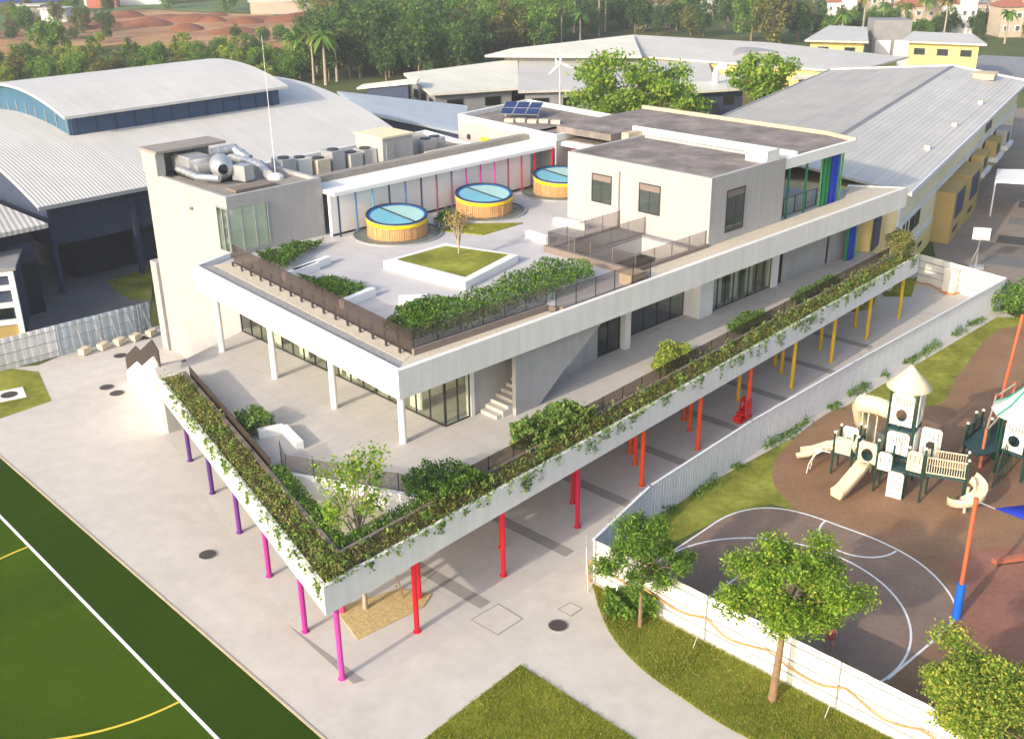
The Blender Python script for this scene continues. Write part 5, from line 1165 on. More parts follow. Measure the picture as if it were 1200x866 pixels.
# right hall with the big grey roof
HD = V2(58.5); HN2 = V2(148.5)
def RH(t_, w_, z=0): p = HD*t_+HN2*w_; return Vector((p.x, p.y, z))
rh = thing('assembly_hall', 'right hall with huge grey ribbed roof and pale yellow side wall', 'building', tuple(RH(105, 25)))
T0, T1 = 77.3, 137; WR, WM, WL = 14.4, 22.8, 37.0; ZE, ZRg = 7.5, 8.75
def slope(wa, za, wb2, zb, m, name, th=.18, t0=T0, t1=T1):
    vs = [RH(t0, wa, za), RH(t1, wa, za), RH(t1, wb2, zb), RH(t0, wb2, zb)]; vs += [v-Vector((0, 0, th)) for v in vs]
    return MB().add(vs, [(0, 1, 2, 3), (7, 6, 5, 4), (0, 4, 5, 1), (1, 5, 6, 2), (2, 6, 7, 3), (3, 7, 4, 0)]).build(name, m, rh)
slope(WR, ZE, WM-.15, ZRg, 'roof_light', 'right_roof_slope'); slope(WM+.15, ZRg, WL, ZE, 'roof_grey', 'left_roof_slope')
MB().add([RH(T0, WM-.3, ZRg+.02), RH(T1, WM-.3, ZRg+.02), RH(T1, WM+.2, ZRg+.03), RH(T0, WM+.2, ZRg+.03)], [(0, 1, 2, 3)]).tube([RH(T0, WM, ZRg), RH(T1, WM, ZRg)], .1, 6).build('ridge_cap', 'slate', rh)
MB().wall(RH(T0, WR-.03)[:2], RH(T1, WR-.03)[:2], ZE-.2, ZE+.12, .14).build('verge_trim', 'fence_white', rh)
MB().wall(RH(T0, WL+.03)[:2], RH(T1, WL+.03)[:2], ZE-.2, ZE+.1, .14).build('gutter', 'grey_metal', rh)
MB().tube([RH(T1, WR, ZE+.02), RH(T1, WM, ZRg+.04), RH(T1, WL, ZE+.02)], .13, 6, smooth=False).build('far_trim', 'white_bright', rh)
MB().prism([RH(T0+.6, WR+.8)[:2], RH(T1-.5, WR+.8)[:2], RH(T1-.5, WL-.8)[:2], RH(T0+.6, WL-.8)[:2]], 0, ZE-.15).build('wall', 'pale_yellow', rh)
sl_ = slope(WR+1.6, ZE+.27, WR+2.0, ZE+.33, 'roof_light', 'snow_rail', .06)
for i, (t_, w_, m_) in enumerate([(90, 30.5, 'sand_edge'), (93, 31.5, 'white_bright'), (88, 32.3, 'white_bright'), (133, 18.5, 'sand_edge')]):
    p = RH(t_, w_, 0); zz = ZRg-(abs(w_-WM)/14.2)*1.25 if w_ > WM else ZRg-(WM-w_)/8.4*1.25
    t = thing('roof_vent', ['tan vent box on the left slope of the big grey roof', 'small white vent higher on the left slope of the grey roof', 'small white vent lower on the left slope of the grey roof', 'long tan hatch near the far right corner of the grey roof'][i], 'vent', (p.x, p.y, zz), 'vents on the big grey roof')
    s_ = (1.3, 1.0, .5) if i != 3 else (2.6, 2.2, .55)
    MB().box((p.x, p.y, zz+s_[2]/2), s_, R(58.5)).build('box', m_, t); MB().box((p.x, p.y, zz+s_[2]+.04), (s_[0]+.2, s_[1]+.2, .08), R(58.5)).build('cap', 'roof_light' if i != 3 else 'sand_edge', t)
for i, t_ in enumerate((92, 103.5, 117)):
    p = RH(t_, WR+1.9, 0); t = thing('roof_anchor', ['nearest', 'middle', 'farthest'][i]+' of three small white boxes along the right roof verge', 'vent', (p.x, p.y, ZE+.3), 'white boxes on the roof verge')
    MB().box((p.x, p.y, ZE+.42), (.5, .4, .3), R(58.5)).build('box', 'white_bright', t); MB().box((p.x, p.y, ZE+.59), (.6, .48, .05), R(58.5)).build('lid', 'sand_edge', t)
def rwall(t0, t1, z0, z1, m, name, d0=.0, d1=.1, par=None): return MB().prism([RH(t0, WR+.8-d1)[:2], RH(t1, WR+.8-d1)[:2], RH(t1, WR+.8-d0)[:2], RH(t0, WR+.8-d0)[:2]], z0, z1).build(name, m, par or rh)
rwall(T0+.55, T1-.5, 4.5, 4.9, 'fence_white', 'string_course', .0, .12); rwall(T0+.55, 92, 1.9, 2.35, 'fence_white', 'string_course', .0, .1)
rwall(T0+.5, T0+1.5, 0, ZE-.2, 'fence_white', 'corner_pier', .0, .16)
rwall(T0+1.5, 91.9, 0, 1.9, 'yellow_wall', 'dado', .0, .06)
for t0, t1, z0, z1 in ((80.4, 80.9, 2.6, 4.4), (81.6, 82.0, 2.6, 4.4), (82.8, 84.4, 3.1, 4.3), (84.8, 86.2, 3.1, 4.3), (87, 88.6, .8, 1.2), (82, 84.5, .9, 1.35)):
    w_ = rwall(t0, t1, z0, z1, 'frame_dark', 'window', .0, .06); rwall(t0+.08, t1-.08, z0+.08, z1-.08, 'glass_dark', 'pane', .062, .075, w_)
for t0 in (92.5, 99.5): 
    bk = rwall(t0, t0+6, 0, 4.3, 'ochre_wall', 'projecting_bay', .0, 1.5)
    rwall(t0+1, t0+4.6, 1.9, 4.0, 'navy', 'bay_window', 1.5, 1.56, bk); rwall(t0+1.2, t0+3, .7, 1.05, 'frame_dark', 'bay_slot', 1.5, 1.55, bk)
for t0 in (107, 114.5, 121):
    bk = rwall(t0, t0+4, 2.6, 3.0, 'fence_white', 'service_shelf', .0, 1.6); rwall(t0+.2, t0+3.6, 3.0, 4.6, ['ochre_wall', 'grey_metal', 'ochre_wall'][int(t0) % 3], 'cooling_unit', .2, 1.3, bk)
    rwall(t0+.8, t0+2.2, 3.3, 4.2, 'dark_metal', 'fan_grille', 1.3, 1.36, bk)
rwall(115, 118.5, 5.3, 6.6, 'frame_dark', 'window', .0, .06); rwall(106, 127, 0, 2.4, 'ochre_wall', 'dado', .0, .07)
# near corner block of the hall seen under the roof slab
MB().prism([RH(T0-3.4, WR+1.6)[:2], RH(T0+.5, WR+1.6)[:2], RH(T0+.5, WR+9)[:2], RH(T0-3.4, WR+9)[:2]], 0, 6.6).build('link_block', 'yellow_wall', rh)
MB().wall(RH(T0-3.1, WR+1.5)[:2], RH(T0-1.2, WR+1.5)[:2], 3.9, 6.2, .08).build('link_window', 'navy', rh)
# canopy, backboard, meter cabinet in the side yard
cp0 = U(1166, 213, 3.2); t = thing('yard_canopy', 'white flat canopy cut off by the right edge', 'canopy', (cp0.x, cp0.y, 0))
cq = [cp0[:2], (cp0+V2(-20)*9)[:2], (cp0+V2(-20)*9+V2(65)*7)[:2], (cp0+V2(65)*5)[:2]]
MB().prism(cq, 3.1, 3.3).build('roof', 'white_bright', t)
for q in (cq[0], cq[1], cq[2], cq[3]): MB().tube([(q[0]*.99+.5, q[1], 0), (q[0]*.99+.5, q[1], 3.1)], .08, 8).build('post', 'fence_white', t)
bp_ = U(1143, 314); t = thing('basketball_stand', 'white basketball backboard on a slanted stand behind the end fence', 'basketball hoop', (bp_.x, bp_.y, 0))
d_ = V2(-20); fr_ = V2(-110)
MB().tube([bp_, bp_+fr_*-.4+Vector((0, 0, 1.6)), bp_+fr_*.5+Vector((0, 0, 2.7))], .06, 8).tube([bp_-d_*.5, bp_+Vector((0, 0, 1.7))], .04, 6).build('stand', 'galv', t)
c = bp_+fr_*.6+Vector((0, 0, 2.9)); MB().box(tuple(c), (1.25, .05, .95), R(-20)).build('backboard', 'white_bright', t)
mb = MB(); mb.lathe((c.x+fr_.x*.3, c.y+fr_.y*.3, c.z-.25), [(.22, 0), (.24, .02), (.26, 0), (.24, -.02), (.22, 0)], 16); mb.build('hoop', 'orange_pole', t)
MB().box((bp_.x, bp_.y, .1), (1.2, .7, .2), R(-20)).build('base', 'grey_metal', t)
mc = U(1112, 343); t = thing('meter_cabinet', 'pale upright cabinet against the end fence', 'cabinet', (mc.x, mc.y, 0))
MB().box((mc.x, mc.y, .95), (.9, .5, 1.7), R(-52)).build('body', 'plastic_white', t); MB().box((mc.x, mc.y, .05), (1.1, .7, .1), R(-52)).build('plinth', 'hose', t); MB().box((mc.x, mc.y, 1.83), (1.0, .6, .06), R(-52)).build('lid', 'plastic_white', t)
pts = [U(1070, 331, .05), U(1090, 333, .05), U(1108, 345, .05), U(1130, 343, .05), U(1150, 337, .05)]
t = thing('floor_hose', 'orange hose lying along the foot of the end fence', 'hose', tuple(pts[0])); MB().tube(pts, .06, 6).build('hose', 'hose', t)
# plant house with yellow door behind the arcade
ph = thing('plant_house', 'flat roofed pale plant house with yellow door and solar panels', 'building', (2, 80, 0))
PQ = [Vector(v) for v in ((-3.9, 83.4, 0), (3.3, 74.4, 0), (9.1, 80.8, 0), (1.6, 90, 0))]
MB().prism([v[:2] for v in PQ], 0, 11.3).build('wall', 'wall_stucco', ph)
cen = sum(PQ, Vector())/4; inn = [v.lerp(cen, .05) for v in PQ]
MB().prism([v[:2] for v in PQ], 11.3, 11.75, [[v[:2] for v in inn]]).build('parapet', 'white_paint', ph); MB().prism([v[:2] for v in inn], 11.3, 11.4).build('roof', 'roof_brown', ph)
d_ = (PQ[1]-PQ[0]).normalized(); an = math.atan2(d_.y, d_.x); o_n = Vector((d_.y, -d_.x, 0)); Ls = (PQ[1]-PQ[0]).length
def onw(f, z, w_, h_, m_, name, par=None): p = PQ[0]+d_*(Ls*f)+o_n*.05; return MB().box((p.x, p.y, z), (w_, .1, h_), an).build(name, m_, par or ph)
dr = onw(.30, 9.35, 1.0, 2.1, 'yellow', 'door'); p = PQ[0]+d_*(Ls*.30+.38)+o_n*.13; MB().box((p.x, p.y, 9.3), (.06, .06, .15), an).build('handle', 'grey_metal', dr)
onw(.12, 10.2, .35, .35, 'frame_dark', 'vent'); onw(.46, 10.0, .35, .35, 'frame_dark', 'vent')
sp0 = cen+Vector((-1.5, 1.4, 11.4)); t = thing('solar_array', 'tilted dark blue solar panels on the plant house roof', 'solar panels', tuple(sp0))
ux = V2(-15)*1.0; uy = (V2(75)*.96+Vector((0, 0, .28))).normalized()
for i in range(3):
    for j in range(2):
        c = sp0+ux*(i-1)*1.02+uy*(j-.5)*1.1+Vector((0, 0, .7)); w_, h_ = .48, .52; nn = ux.cross(uy).normalized()*.03
        vs = [c-ux*w_-uy*h_, c+ux*w_-uy*h_, c+ux*w_+uy*h_, c-ux*w_+uy*h_]; vs += [v-nn*1.5 for v in vs]
        pn = MB().add(vs, [(0, 1, 2, 3), (7, 6, 5, 4), (0, 4, 5, 1), (1, 5, 6, 2), (2, 6, 7, 3), (3, 7, 4, 0)]).build('panel', 'galv', t)
        w2, h2 = .45, .49; vs = [c-ux*w2-uy*h2+nn*.3, c+ux*w2-uy*h2+nn*.3, c+ux*w2+uy*h2+nn*.3, c-ux*w2+uy*h2+nn*.3]; MB().add(vs, [(0, 1, 2, 3)]).build('cells', 'solar', pn)
for i in (-1.3, 1.3): MB().tube([sp0+ux*i, sp0+ux*i+Vector((0, .4, .75))], .05, 6).build('strut', 'galv', t)
t = thing('roof_plinths', 'row of pale concrete plinths in front of the solar panels', 'plinth', tuple(cen+Vector((-1, -1.4, 11.4))))
for i in range(5): p = cen+ux*(i-2.6)*.9+Vector((-.2, -1.2+.2*(i % 2), 11.5)); MB().box(tuple(p), (.7, .5, .3), R(-15)).build('block', 'gravel_warm', t)
# low service roof with plant behind the arcade
SZ = 10.25
sr = thing('service_wing', 'low flat service wing roof crowded with plant behind the arcade', 'building', tuple(BF(18, 27)))
MB().prism(B2((10.5, 22.3), (27, 22.3), (28.5, 32), (10.5, 31)), 0, SZ).build('wall', 'wall_stucco', sr)
MB().prism(B2((10.5, 22.3), (27, 22.3), (28.5, 32), (10.5, 31)), SZ, SZ+.3, [B2((10.8, 22.6), (26.7, 22.6), (28.1, 31.7), (10.8, 30.7))]).build('parapet', 'white_paint', sr)
MB().prism(B2((10.8, 22.6), (26.7, 22.6), (28.1, 31.7), (10.8, 30.7)), SZ, SZ+.04).build('roof', 'roof_kerb', sr)
mats_ = ['galv', 'plastic_white', 'gravel_warm', 'grey_metal', 'wall_stucco']
for i in range(11):
    a, b_ = 12.0+1.28*i, 26.3+random.uniform(-.3, .3); h_ = random.uniform(.9, 1.5)
    if i in (6, 7): continue
    t = thing('condenser_unit', ['silver', 'white', 'sandy', 'grey', 'cream'][i % 5]+f' rooftop condenser unit, {["first","second","third","fourth","fifth","sixth","seventh","eighth","ninth","tenth","eleventh"][i]} from the tower along the service roof', 'machine', tuple(BF(a, b_, SZ+.04)), 'rooftop condenser units')
    MB().box(tuple(BF(a, b_, SZ+.1+h_/2)), (1.0, 1.3, h_), BA).build('casing', mats_[i % 5], t); MB().lathe(tuple(BF(a, b_, SZ+.1+h_)), [(.38, 0), (.38, .08), (.05, .06)], 14).build('fan', 'dark_metal', t)
t = thing('tank_room', 'cream boxy tank room among the rooftop condensers', 'building', tuple(BF(20.3, 26.3, SZ+.04)))
MB().box(tuple(BF(20.3, 26.6, SZ+.9)), (2.6, 3.0, 1.9), BA).build('casing', 'wall_stucco', t); MB().box(tuple(BF(20.3, 26.6, SZ+1.9)), (2.8, 3.2, .12), BA).build('roof', 'pale_yellow', t); MB().box(tuple(BF(19.6, 25.05, SZ+.8)), (.7, .06, 1.5), BA).build('door', 'grey_metal', t)
MB().prism(B2((22.5, 23.4), (26.2, 23.4), (26.2, 25), (22.5, 25)), SZ+.04, SZ+.5).build('low_deck', 'gravel_warm', sr)
# ---- roofs of the school campus farther back
def shed(lab, cor, zr, zw, roofm, wallm, name='campus_building', th=.3, z=None, inset=1.2, wins=0, winm='frame_dark'):
    """flat or sloped roof over walls; cor = plan corners with roof height each"""
    P = [Vector(c) for c in cor]; cen_ = sum(P, Vector())/len(P); t = thing(name, lab, 'building', (cen_.x, cen_.y, 0)); n = len(P)
    vs = P+[p-Vector((0, 0, th)) for p in P]
    MB().add(vs, [tuple(range(n)), tuple(range(2*n-1, n-1, -1))]+[(i, i+n, (i+1) % n+n, (i+1) % n) for i in range(n)]).build('roof', roofm, t)
    cc_ = Vector((cen_.x, cen_.y, 0)); Q = []
    for p in P: q = Vector((p.x, p.y, 0)); d = (cc_-q); Q.append((q+d.normalized()*min(inset, d.length*.3), p.z-th-.02))
    mn = min(z_ for q, z_ in Q); MB().prism([q[:2] for q, z_ in Q], 0, 1, ztop=lambda p: min(Q, key=lambda e: (e[0].x-p[0])**2+(e[0].y-p[1])**2)[1]).build('wall', wallm, t)
    for i in range(n):
        a, b_ = Q[i][0], Q[(i+1) % n][0]; d = b_-a; nn = Vector((d.y, -d.x, 0)).normalized()
        if nn.dot(a-cc_) < 0: nn = -nn
        if nn.dot(CAM-a) <= 0 or not wins: continue
        k = max(1, int(d.length/wins))
        for j in range(k):
            c = a+d*((j+.5)/k)+nn*.04; f = MB().box((c.x, c.y, mn-1.3), (wins*.55, .08, 1.1), math.atan2(d.y, d.x)).build('window', winm, t)
            MB().box((c.x+nn.x*.05, c.y+nn.y*.05, mn-1.3), (wins*.5, .02, .95), math.atan2(d.y, d.x)).build('pane', 'glass_dark', f)
    return t
def pr3(x, y, z): p = U(x, y, z); return (p.x, p.y, z)
shed('long low blue grey metal roof behind the sports hall', [pr3(545, 156, 5), pr3(548, 124, 5.6), pr3(395, 107, 5.6), pr3(430, 132, 5)], 0, 0, 'roof_blue', 'navy', wins=3)
shed('cream pitched roof pavilion left of the wind turbine', [pr3(505, 110, 5), pr3(607, 103, 5), pr3(607, 69, 6.2), pr3(473, 86, 5.8)], 0, 0, 'roof_far_cream', 'slate', wins=4)
shed('thin blade like entrance canopy beside the cream pavilion', [pr3(418, 103, 4.5), pr3(425, 99, 4.6), pr3(492, 91, 6.4), pr3(488, 96, 6.3)], 0, 0, 'roof_far_cream', 'navy', th=.25, inset=3)
shed('pale grey roof block behind the wind turbine', [pr3(607, 107, 5), pr3(840, 100, 5), pr3(830, 74, 6), pr3(607, 66, 6.2)], 0, 0, 'roof_far', 'slate', wins=4)
shed('white sloping roof with sharp left tip above the turbine', [pr3(568, 65, 7), pr3(752, 66, 7), pr3(742, 41, 8.2), pr3(600, 57, 7.4)], 0, 0, 'roof_far_cream', 'slate', inset=3)
shed('long grey roof with yellow classrooms under its eave', [pr3(752, 66, 6.5), pr3(1000, 84, 6), pr3(1062, 67, 6.6), pr3(900, 50, 7.6), pr3(742, 41, 8)], 0, 0, 'roof_far', 'yellow_bright', wins=3.2)
shed('white low roof edge pointing right towards the yellow houses', [pr3(930, 92, 5), pr3(1000, 84, 5.4), pr3(1066, 66, 6.3), pr3(930, 80, 5.6)], 0, 0, 'roof_far_cream', 'navy', inset=2.5)
shed('flat pale roof between the two bright green trees', [pr3(800, 108, 5), pr3(880, 103, 5), pr3(872, 88, 5.3), pr3(790, 86, 5.3)], 0, 0, 'roof_far_cream', 'navy', wins=3)
bv = U(885, 62, 6.8); t = thing('barrel_roof_block', 'small grey barrel roof in the middle of the long campus roof', 'building', (bv.x, bv.y, 0))
vs = []; 
for q in (0, 1):
    for k in range(15): a = math.pi*k/14; p = bv+V2(0)*(-6*math.cos(a))+V2(100)*(q*6-3); vs.append((p.x, p.y, 5.3+2.0*math.sin(a)))
MB().add(vs, [(k, k+1, 16+k, 15+k) for k in range(14)]+[tuple(range(15))[::-1], tuple(range(15, 30))], False).build('roof', 'roof_far_dark', t); MB().box((bv.x, bv.y, 2.65), (11.8, 5.6, 5.3), R(10)).build('wall', 'yellow_bright', t)
# wind turbine
wt = U(656, 118, 5.5); t = thing('wind_turbine', 'small white wind turbine standing beside the solar roof', 'wind turbine', (wt.x, wt.y, 0))
hubz = zt = 0
hub = U(652, 72, 0); 
Hh = None
for k in range(400):
    z_ = 5+k*.03; q = Vector((wt.x, wt.y, z_)); d = q-CAM; y_ = CY-FPX*(d.dot(U2))/d.dot(FW)
    if y_ < 74: Hh = z_; break
Hh = Hh or 12
MB().tube([(wt.x, wt.y, 0), (wt.x, wt.y, Hh)], [.11, .06], 8).build('mast', 'white_bright', t)
hb = Vector((wt.x, wt.y, Hh)); fr_ = V2(-75)
MB().tube([hb-fr_*.9, hb+fr_*.3], [.12, .16], 8).build('nacelle', 'white_bright', t)
for k in range(3):
    a = R(100+120*k); d = V2(15)*math.cos(a)+Vector((0, 0, 1))*math.sin(a); c = hb+fr_*.32; s_ = d.cross(fr_).normalized()
    vs = [c+s_*.1, c+d*.8+s_*.2, c+d*1.9+s_*.05, c+d*1.9-s_*.03, c+d*.8-s_*.08, c-s_*.1]; vs += [v-fr_*.05 for v in vs]; n = 6
    MB().add(vs, [tuple(range(n)), tuple(range(2*n-1, n-1, -1))]+[(i, i+n, (i+1) % n+n, (i+1) % n) for i in range(n)]).build('blade', 'white_bright', t)
MB().add([hb-fr_*1.0+Vector((0, 0, -.05)), hb-fr_*1.9+Vector((0, 0, -.5)), hb-fr_*1.9+Vector((0, 0, .5)), hb-fr_*1.0+Vector((0, 0, .05))], [(0, 1, 2, 3)]).build('tail_vane', 'white_bright', t)
# yellow houses behind the right hall
shed('left yellow house with grey hipped roof beyond the grey hall', [pr3(943, 47, 6.5), pr3(1018, 49, 6.5), pr3(1016, 32, 7.2), pr3(972, 30, 7.2)], 0, 0, 'roof_far', 'yellow_bright', name='yellow_house', inset=1.5, wins=3.2, winm='slate')
shed('right yellow house with flat grey roof beyond the grey hall', [pr3(1056, 48, 6.5), pr3(1157, 52, 6.5), pr3(1140, 40, 6.9), pr3(1070, 37, 6.9)], 0, 0, 'roof_far', 'yellow_bright', name='yellow_house', inset=1.5, wins=3.2, winm='slate')
sc = U(1036, 82); t = thing('stair_core', 'grey block and pale screens between the two yellow houses', 'building', (sc.x, sc.y, 0))
MB().box((sc.x, sc.y, 4.2), (6.2, 5, 8.4), R(-5)).build('block', 'slate', t); MB().box((sc.x-1.6, sc.y-2.6, 2.6), (2.6, .1, 5.2), R(-5)).build('screen', 'fence_white', t); MB().box((sc.x+1.5, sc.y-2.7, 2.6), (2.4, .1, 5.2), R(-5)).build('screen', 'fence_white', t)
sheet('blue_games_court', px([(1120, 80), (1150, 66), (1300, 74), (1300, 100), (1180, 92)]), .2, 'slate')
# villas far behind
def villa(x, y, w, d, h, rz, m, lab, roof='roof_tile'):
    p = U(x, y); t = thing('villa', lab, 'house', (p.x, p.y, 0), 'villas on the skyline'); q = Matrix.Rotation(rz, 3, 'Z')
    def bxl(c, sz, m_, nm, par=None): v = q @ Vector(c); return MB().box((p.x+v.x, p.y+v.y, c[2]), sz, rz).build(nm, m_, par or t)
    bxl((0, 0, h/2), (w, d, h), m, 'wall'); bxl((w*.2, -d*.3, h*.62), (w*.5, d*.75, h*1.24), m, 'front_wing')
    for cx_, zz, ww, dd in ((0, h, w, d), (w*.2, h*1.24, w*.5, d*.75)):
        c = q @ Vector((cx_, 0 if cx_ == 0 else -d*.3, 0)); vs = []
        for a, b_ in ((-1, -1), (1, -1), (1, 1), (-1, 1)): v = q @ Vector((a*(ww/2+.5), b_*(dd/2+.5), 0)); vs.append((p.x+c.x+v.x, p.y+c.y+v.y, zz+.02))
        for a in (-1, 1): v = q @ Vector((a*ww*.22, 0, 0)); vs.append((p.x+c.x+v.x, p.y+c.y+v.y, zz+1.7))
        MB().add(vs, [(0, 1, 5, 4), (1, 2, 5), (2, 3, 4, 5), (3, 0, 4), (3, 2, 1, 0)]).build('roof', roof, t)
    for i in range(4):
        for j in range(2):
            f = bxl((-w*.38+i*w*.24, -d*.5-.06 if i < 2 else -d*.69-.06, h*.3+j*h*.42), (w*.12, .1, h*.2), 'white_bright', 'window'); 
            v = q @ Vector((-w*.38+i*w*.24, (-d*.5 if i < 2 else -d*.69)-.13, 0)); MB().box((p.x+v.x, p.y+v.y, h*.3+j*h*.42), (w*.09, .04, h*.16), rz).build('pane', 'glass_dark', f)
    return t
vl = ['leftmost', 'second', 'third', 'fourth', 'fifth', 'sixth', 'seventh']
for i, (x, y) in enumerate([(985, 28), (1035, 22), (1075, 34), (1120, 38), (1155, 30), (1190, 42), (1235, 36)]):
    villa(x, y, 7+i % 3*1.5, 7, 5.2+(i % 2), R(-15+7*(i % 3)), 'villa_wall' if i % 3 else 'white_paint', vl[i]+' pale villa of the row behind the yellow houses', ['roof_tile', 'slate', 'roof_tile'][i % 3])
for i, (x, y, m_) in enumerate([(795, 22, 'villa_wall'), (840, 14, 'white_paint'), (760, 32, 'villa_wall')]): villa(x, y, 9, 7, 5, R(10), m_, ['pale villa half hidden in palms above the campus roof', 'white villa among the palms near the top edge', 'small pale villa just above the white sloping roof'][i])
for i, (x, y, w_, m_, lab) in enumerate([(34, 22, 9, 'villa_wall', 'pale house beyond the green field at the left'), (68, 26, 7, 'white_paint', 'small white shed with blue lorry beyond the field'), (122, 9, 9, 'terracotta', 'red roofed shed at the top left'), (150, 6, 26, 'white_paint', 'long white shed at the top left'), (345, 16, 24, 'villa_wall', 'long white hoarding like shed beyond the red earth'), (10, 2, 40, 'sail_blue', 'long blue shed in the top left corner')]):
    p = U(x, y); t = thing('far_shed', lab, 'shed', (p.x, p.y, 0)); MB().box((p.x, p.y, 1.7), (w_, 5, 3.4), R(5)).build('wall', m_, t); MB().prism([(p.x-w_/2-.4, p.y-3), (p.x+w_/2+.4, p.y-3), (p.x+w_/2+.4, p.y+3), (p.x-w_/2-.4, p.y+3)], 3.4, 3.8).build('roof', 'roof_far' if i != 2 else 'terracotta', t)
# ================================================================== trees behind
BT = []
def btree_proto(i, m, rx, rz_, h, n=2600, leaf=.5, gap=.4):
    t = tree('far_tree', 'tree', (0, 0, 0), h, (0, 0, h*.54, rx, rx, h*.46), .2, n, leaf, m, clumps=20+i % 4, seed=40+i, cr=(.36, .32), gap=.5, spread=(.4, 1.0)); BT.append(t); return t
specs = [('leaf_dark', 3.6, 3.2, 8.5), ('leaf_mid', 3.4, 3.0, 8.0), ('leaf_olive', 3.2, 3.4, 8.0), ('leaf_dark', 3.0, 4.0, 10), ('leaf_mid', 4.2, 3.4, 9.5), ('leaf_warm', 3.0, 2.6, 7.0)]
for i, s_ in enumerate(specs): btree_proto(i, *s_)
used = [False]*len(BT); desc = ['dark round', 'mid green', 'olive', 'tall dark', 'broad green', 'small yellowish']
cnt = [0]
def put(i, p, s_, lab, grp, name='far_tree'):
    sc_ = (s_*random.uniform(.9, 1.1), s_*random.uniform(.9, 1.1), s_*random.uniform(.85, 1.1)); rz_ = random.uniform(0, 6.28)
    if not used[i]: t = BT[i]; used[i] = True; t.location = p; t.rotation_euler = (0, 0, rz_); t.scale = sc_
    else: t = cp(BT[i], None, p, rz_, sc_)
    tag(t, desc[i]+' '+lab, 'tree', grp)
    return t
random.seed(21)
def ordinal(n):
    return str(n)+('th' if 10 <= n % 100 <= 20 else {1: 'st', 2: 'nd', 3: 'rd'}.get(n % 10, 'th'))
def band(n, xr, yf, kinds, s_, lab, grp, mind=3.2):
    pl = []; tries = 0
    while len(pl) < n and tries < n*60:
        tries += 1; x = random.uniform(*xr); y = yf(x); p = U(x, y)
        if any((p-q[1]).length < mind for q in pl): continue
        pl.append((x, p))
    pl.sort(key=lambda e: e[0])
    for i, (x, p) in enumerate(pl): put(random.choice(kinds), (p.x, p.y, 0), random.uniform(*s_), lab.replace('tree', 'tree, '+ordinal(i+1)+' from left', 1), grp)
band(80, (-40, 350), lambda x: random.uniform(76, 104)-x*.01, [0, 1, 2, 5, 1, 5], (.42, .72), 'tree in the belt behind the sports hall roof', 'tree belt behind the sports hall', 4)
band(40, (360, 560), lambda x: random.uniform(66, 96), [0, 3, 3, 4, 0], (.85, 1.25), 'tree in the thick wood left of the campus roofs', 'wood left of the campus roofs', 4)
band(36, (420, 660), lambda x: random.uniform(40, 66), [1, 4, 2, 4, 0], (.9, 1.25), 'tree in the wood above the cream pavilion', 'wood above the cream pavilion', 4)
band(40, (350, 760), lambda x: random.uniform(14, 40), [0, 2, 4, 2, 3], (.9, 1.3), 'tree in the distant wood along the top edge', 'distant wood along the top edge', 6)
band(24, (640, 860), lambda x: random.uniform(22, 44), [0, 3, 3, 2], (.7, 1.0), 'tree behind the white sloping campus roof', 'trees behind the campus roofs', 4)
band(22, (-40, 130), lambda x: random.uniform(10, 50), [0, 1, 2], (.4, .8), 'tree scattered between the far fields', 'trees between the far fields', 6)
band(28, (180, 480), lambda x: random.uniform(-8, 14), [0, 1, 2], (.7, 1.1), 'tree beyond the red earth', 'trees beyond the red earth', 6)
band(40, (940, 1260), lambda x: random.uniform(26, 52), [0, 2, 0, 1], (.45, .75), 'tree between the villas and yellow houses', 'trees among the villas', 3)
band(18, (60, 360), lambda x: random.uniform(46, 64), [0, 1, 5, 2], (.3, .5), 'tree at the edge of the red earth', 'trees edging the red earth', 4)
band(30, (960, 1230), lambda x: random.uniform(14, 34), [1, 2, 4, 5], (.5, .8), 'tree in front of the villas', 'trees in front of the villas', 3)
band(16, (860, 1260), lambda x: random.uniform(2, 18), [0, 2, 3], (.7, 1.1), 'tree behind the villas at the top right', 'trees behind the villas', 5)
for x, y, k, s_, lab in ((905, 52, 2, 1.5, 'broad tree left of the yellow houses'), (880, 48, 4, 1.3, 'tree leaning over the long grey campus roof'), (935, 48, 0, 1.25, 'tree touching the left yellow house'), (62, 68, 1, .95, 'tree standing in front of the tree belt at the left'), (30, 40, 1, .9, 'tree standing alone in the far green field')):
    p = U(x, y); put(k, (p.x, p.y, 0), s_, lab, None)
# bright trees between school and campus roofs
p = U(742, 108, 7.2); tree('shade_tree', 'large bright green tree behind the plant house', (p.x, p.y, 0), 11, (0, 0, 7.2, 7.4, 5.5, 3.9), .3, 14000, .42, 'leaf_bright', clumps=30, seed=71, cr=(.30, .30), spread=(.4, 1.0), gap=.55)
p = U(893, 92, 7.0); tree('shade_tree', 'bright green tree rising beside the ridge of the grey hall', (p.x, p.y, 0), 9.5, (0, 0, 7.0, 4.2, 3.6, 3.2), .25, 7000, .42, 'leaf_bright', clumps=22, seed=73, cr=(.32, .3), spread=(.4, 1.0), gap=.55)
p = U(835, 145); t = thing('vent_cowl', 'bent white vent cowl at the left edge of the grey hall roof', 'vent', (p.x, p.y, 0)); q = Vector((p.x, p.y, 0)); MB().tube([q, q+Vector((0, 0, 6.5)), q+Vector((.2, 0, 7.1)), q+Vector((.7, -.1, 7.4)), q+Vector((1.2, -.2, 7.2))], .4, 12).build('pipe', 'white_bright', t); MB().tube([q+Vector((1.2, -.2, 7.2)), q+Vector((1.35, -.25, 7.05))], [.4, .5], 12).build('mouth', 'grey_metal', t)
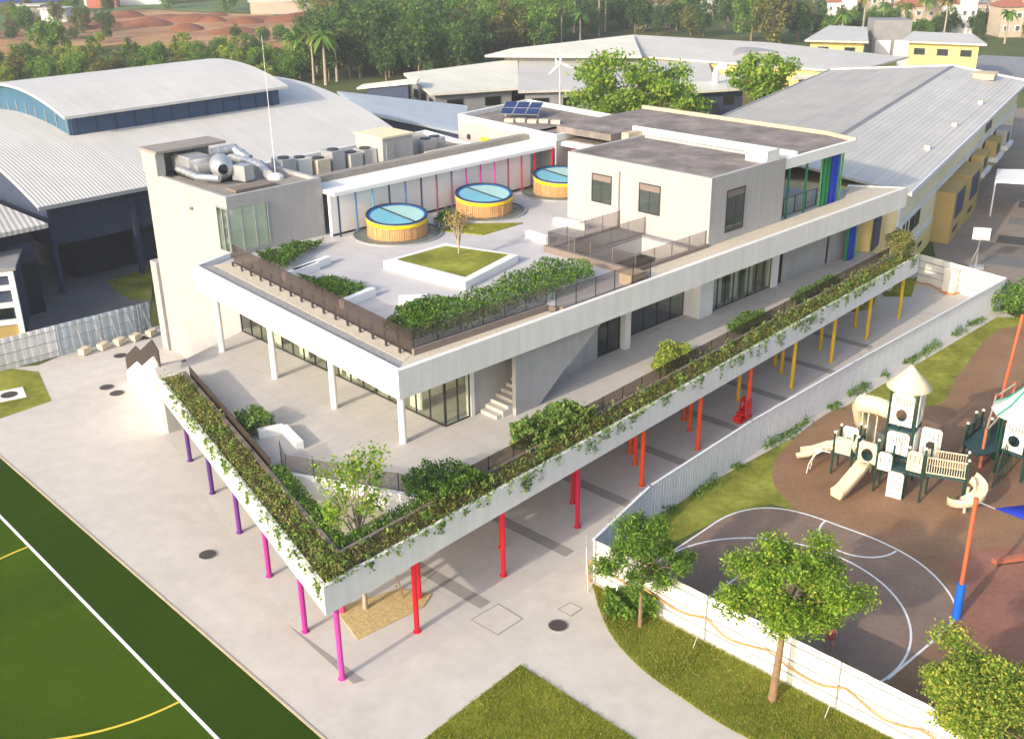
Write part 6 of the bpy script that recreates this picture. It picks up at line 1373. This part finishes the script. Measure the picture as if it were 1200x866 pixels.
# palms
def palm_proto(seed, h):
    rs = random.Random(seed); t = thing('palm_tree', 'palm', 'palm', (0, 0, 0)); MB().tube([(0, 0, -.1), (.1, 0, h*.5), (.05, .05, h)], [.28, .2, .14], 8).build('trunk', 'bark_pale', t)
    vs = []; fs = []
    for k in range(17):
        a = k*2.4; el = rs.uniform(-.15, .95); L = rs.uniform(2.3, 3.0); d = Vector((math.cos(a), math.sin(a), 0)); s_ = Vector((-d.y, d.x, 0))
        prev = None
        for j in range(6):
            f = j/5; c = Vector((0, 0, h))+d*(L*f*math.cos(el*.6))+Vector((0, 0, L*(el*f-.85*f*f))); w_ = .42*math.sin(math.pi*(.12+.86*f))+.03
            b_ = len(vs); vs += [c-s_*w_-Vector((0, 0, w_*.5)), c, c+s_*w_-Vector((0, 0, w_*.5))]
            if prev is not None: fs += [(prev, prev+1, b_+1, b_), (prev+1, prev+2, b_+2, b_+1)]
            prev = b_
    MB().add(vs, fs).build('fronds', 'leaf_mid' if seed % 2 else 'leaf_olive', t); return t
pp_ = [palm_proto(1, 7.5), palm_proto(2, 9.0)]; pu = [False, False]; pn_ = 0
random.seed(5)
pals = [(x, y, 'palm in the row behind the sports hall and wood', 'palms behind the sports hall') for x, y in [(352, 92), (368, 98), (382, 100), (395, 96), (345, 85), (410, 90), (372, 86)]]
pals += [(x, random.uniform(42, 58), 'palm rising behind the white campus roof', 'palms behind the campus roof') for x in range(570, 720, 22)]
pals += [(x, random.uniform(20, 40), 'palm above the long campus roof', 'palms above the long campus roof') for x in range(655, 870, 18)]
pals += [(x, random.uniform(36, 54), 'palm in front of the villas', 'palms in front of the villas') for x in range(985, 1200, 24)]
for i, (x, y, lab, grp) in enumerate(pals):
    p = U(x, y); k = i % 2; s_ = random.uniform(.8, 1.1)
    if not pu[k]: t = pp_[k]; pu[k] = True; t.location = p; t.scale = (s_,)*3
    else: t = cp(pp_[k], None, p, random.uniform(0, 6.28), s_)
    tag(t, ('shorter ' if k == 0 else 'taller ')+lab.replace('palm', 'palm, '+ordinal(1+sum(1 for e in pals if e[3] == grp and e[0] < x))+' from the left', 1), 'palm', grp)

# ================================================================== thin warm air
hz_ = MB().box((0, 275, 20), (760, 800, 43)).build('haze', 'white_paint'); hz_['kind'] = 'stuff'; hz_['label'] = 'thin pale haze over the whole campus'
hm = bpy.data.materials.new('haze'); hm.use_nodes = True; ht = hm.node_tree; ht.nodes.clear(); ho = ht.nodes.new('ShaderNodeOutputMaterial'); hv = ht.nodes.new('ShaderNodeVolumePrincipled')
hv.inputs['Color'].default_value = (.95, .96, 1, 1); hv.inputs['Density'].default_value = .0005; hv.inputs['Anisotropy'].default_value = .2
ht.links.new(hv.outputs[0], ho.inputs['Volume']); hz_.data.materials.clear(); hz_.data.materials.append(hm)
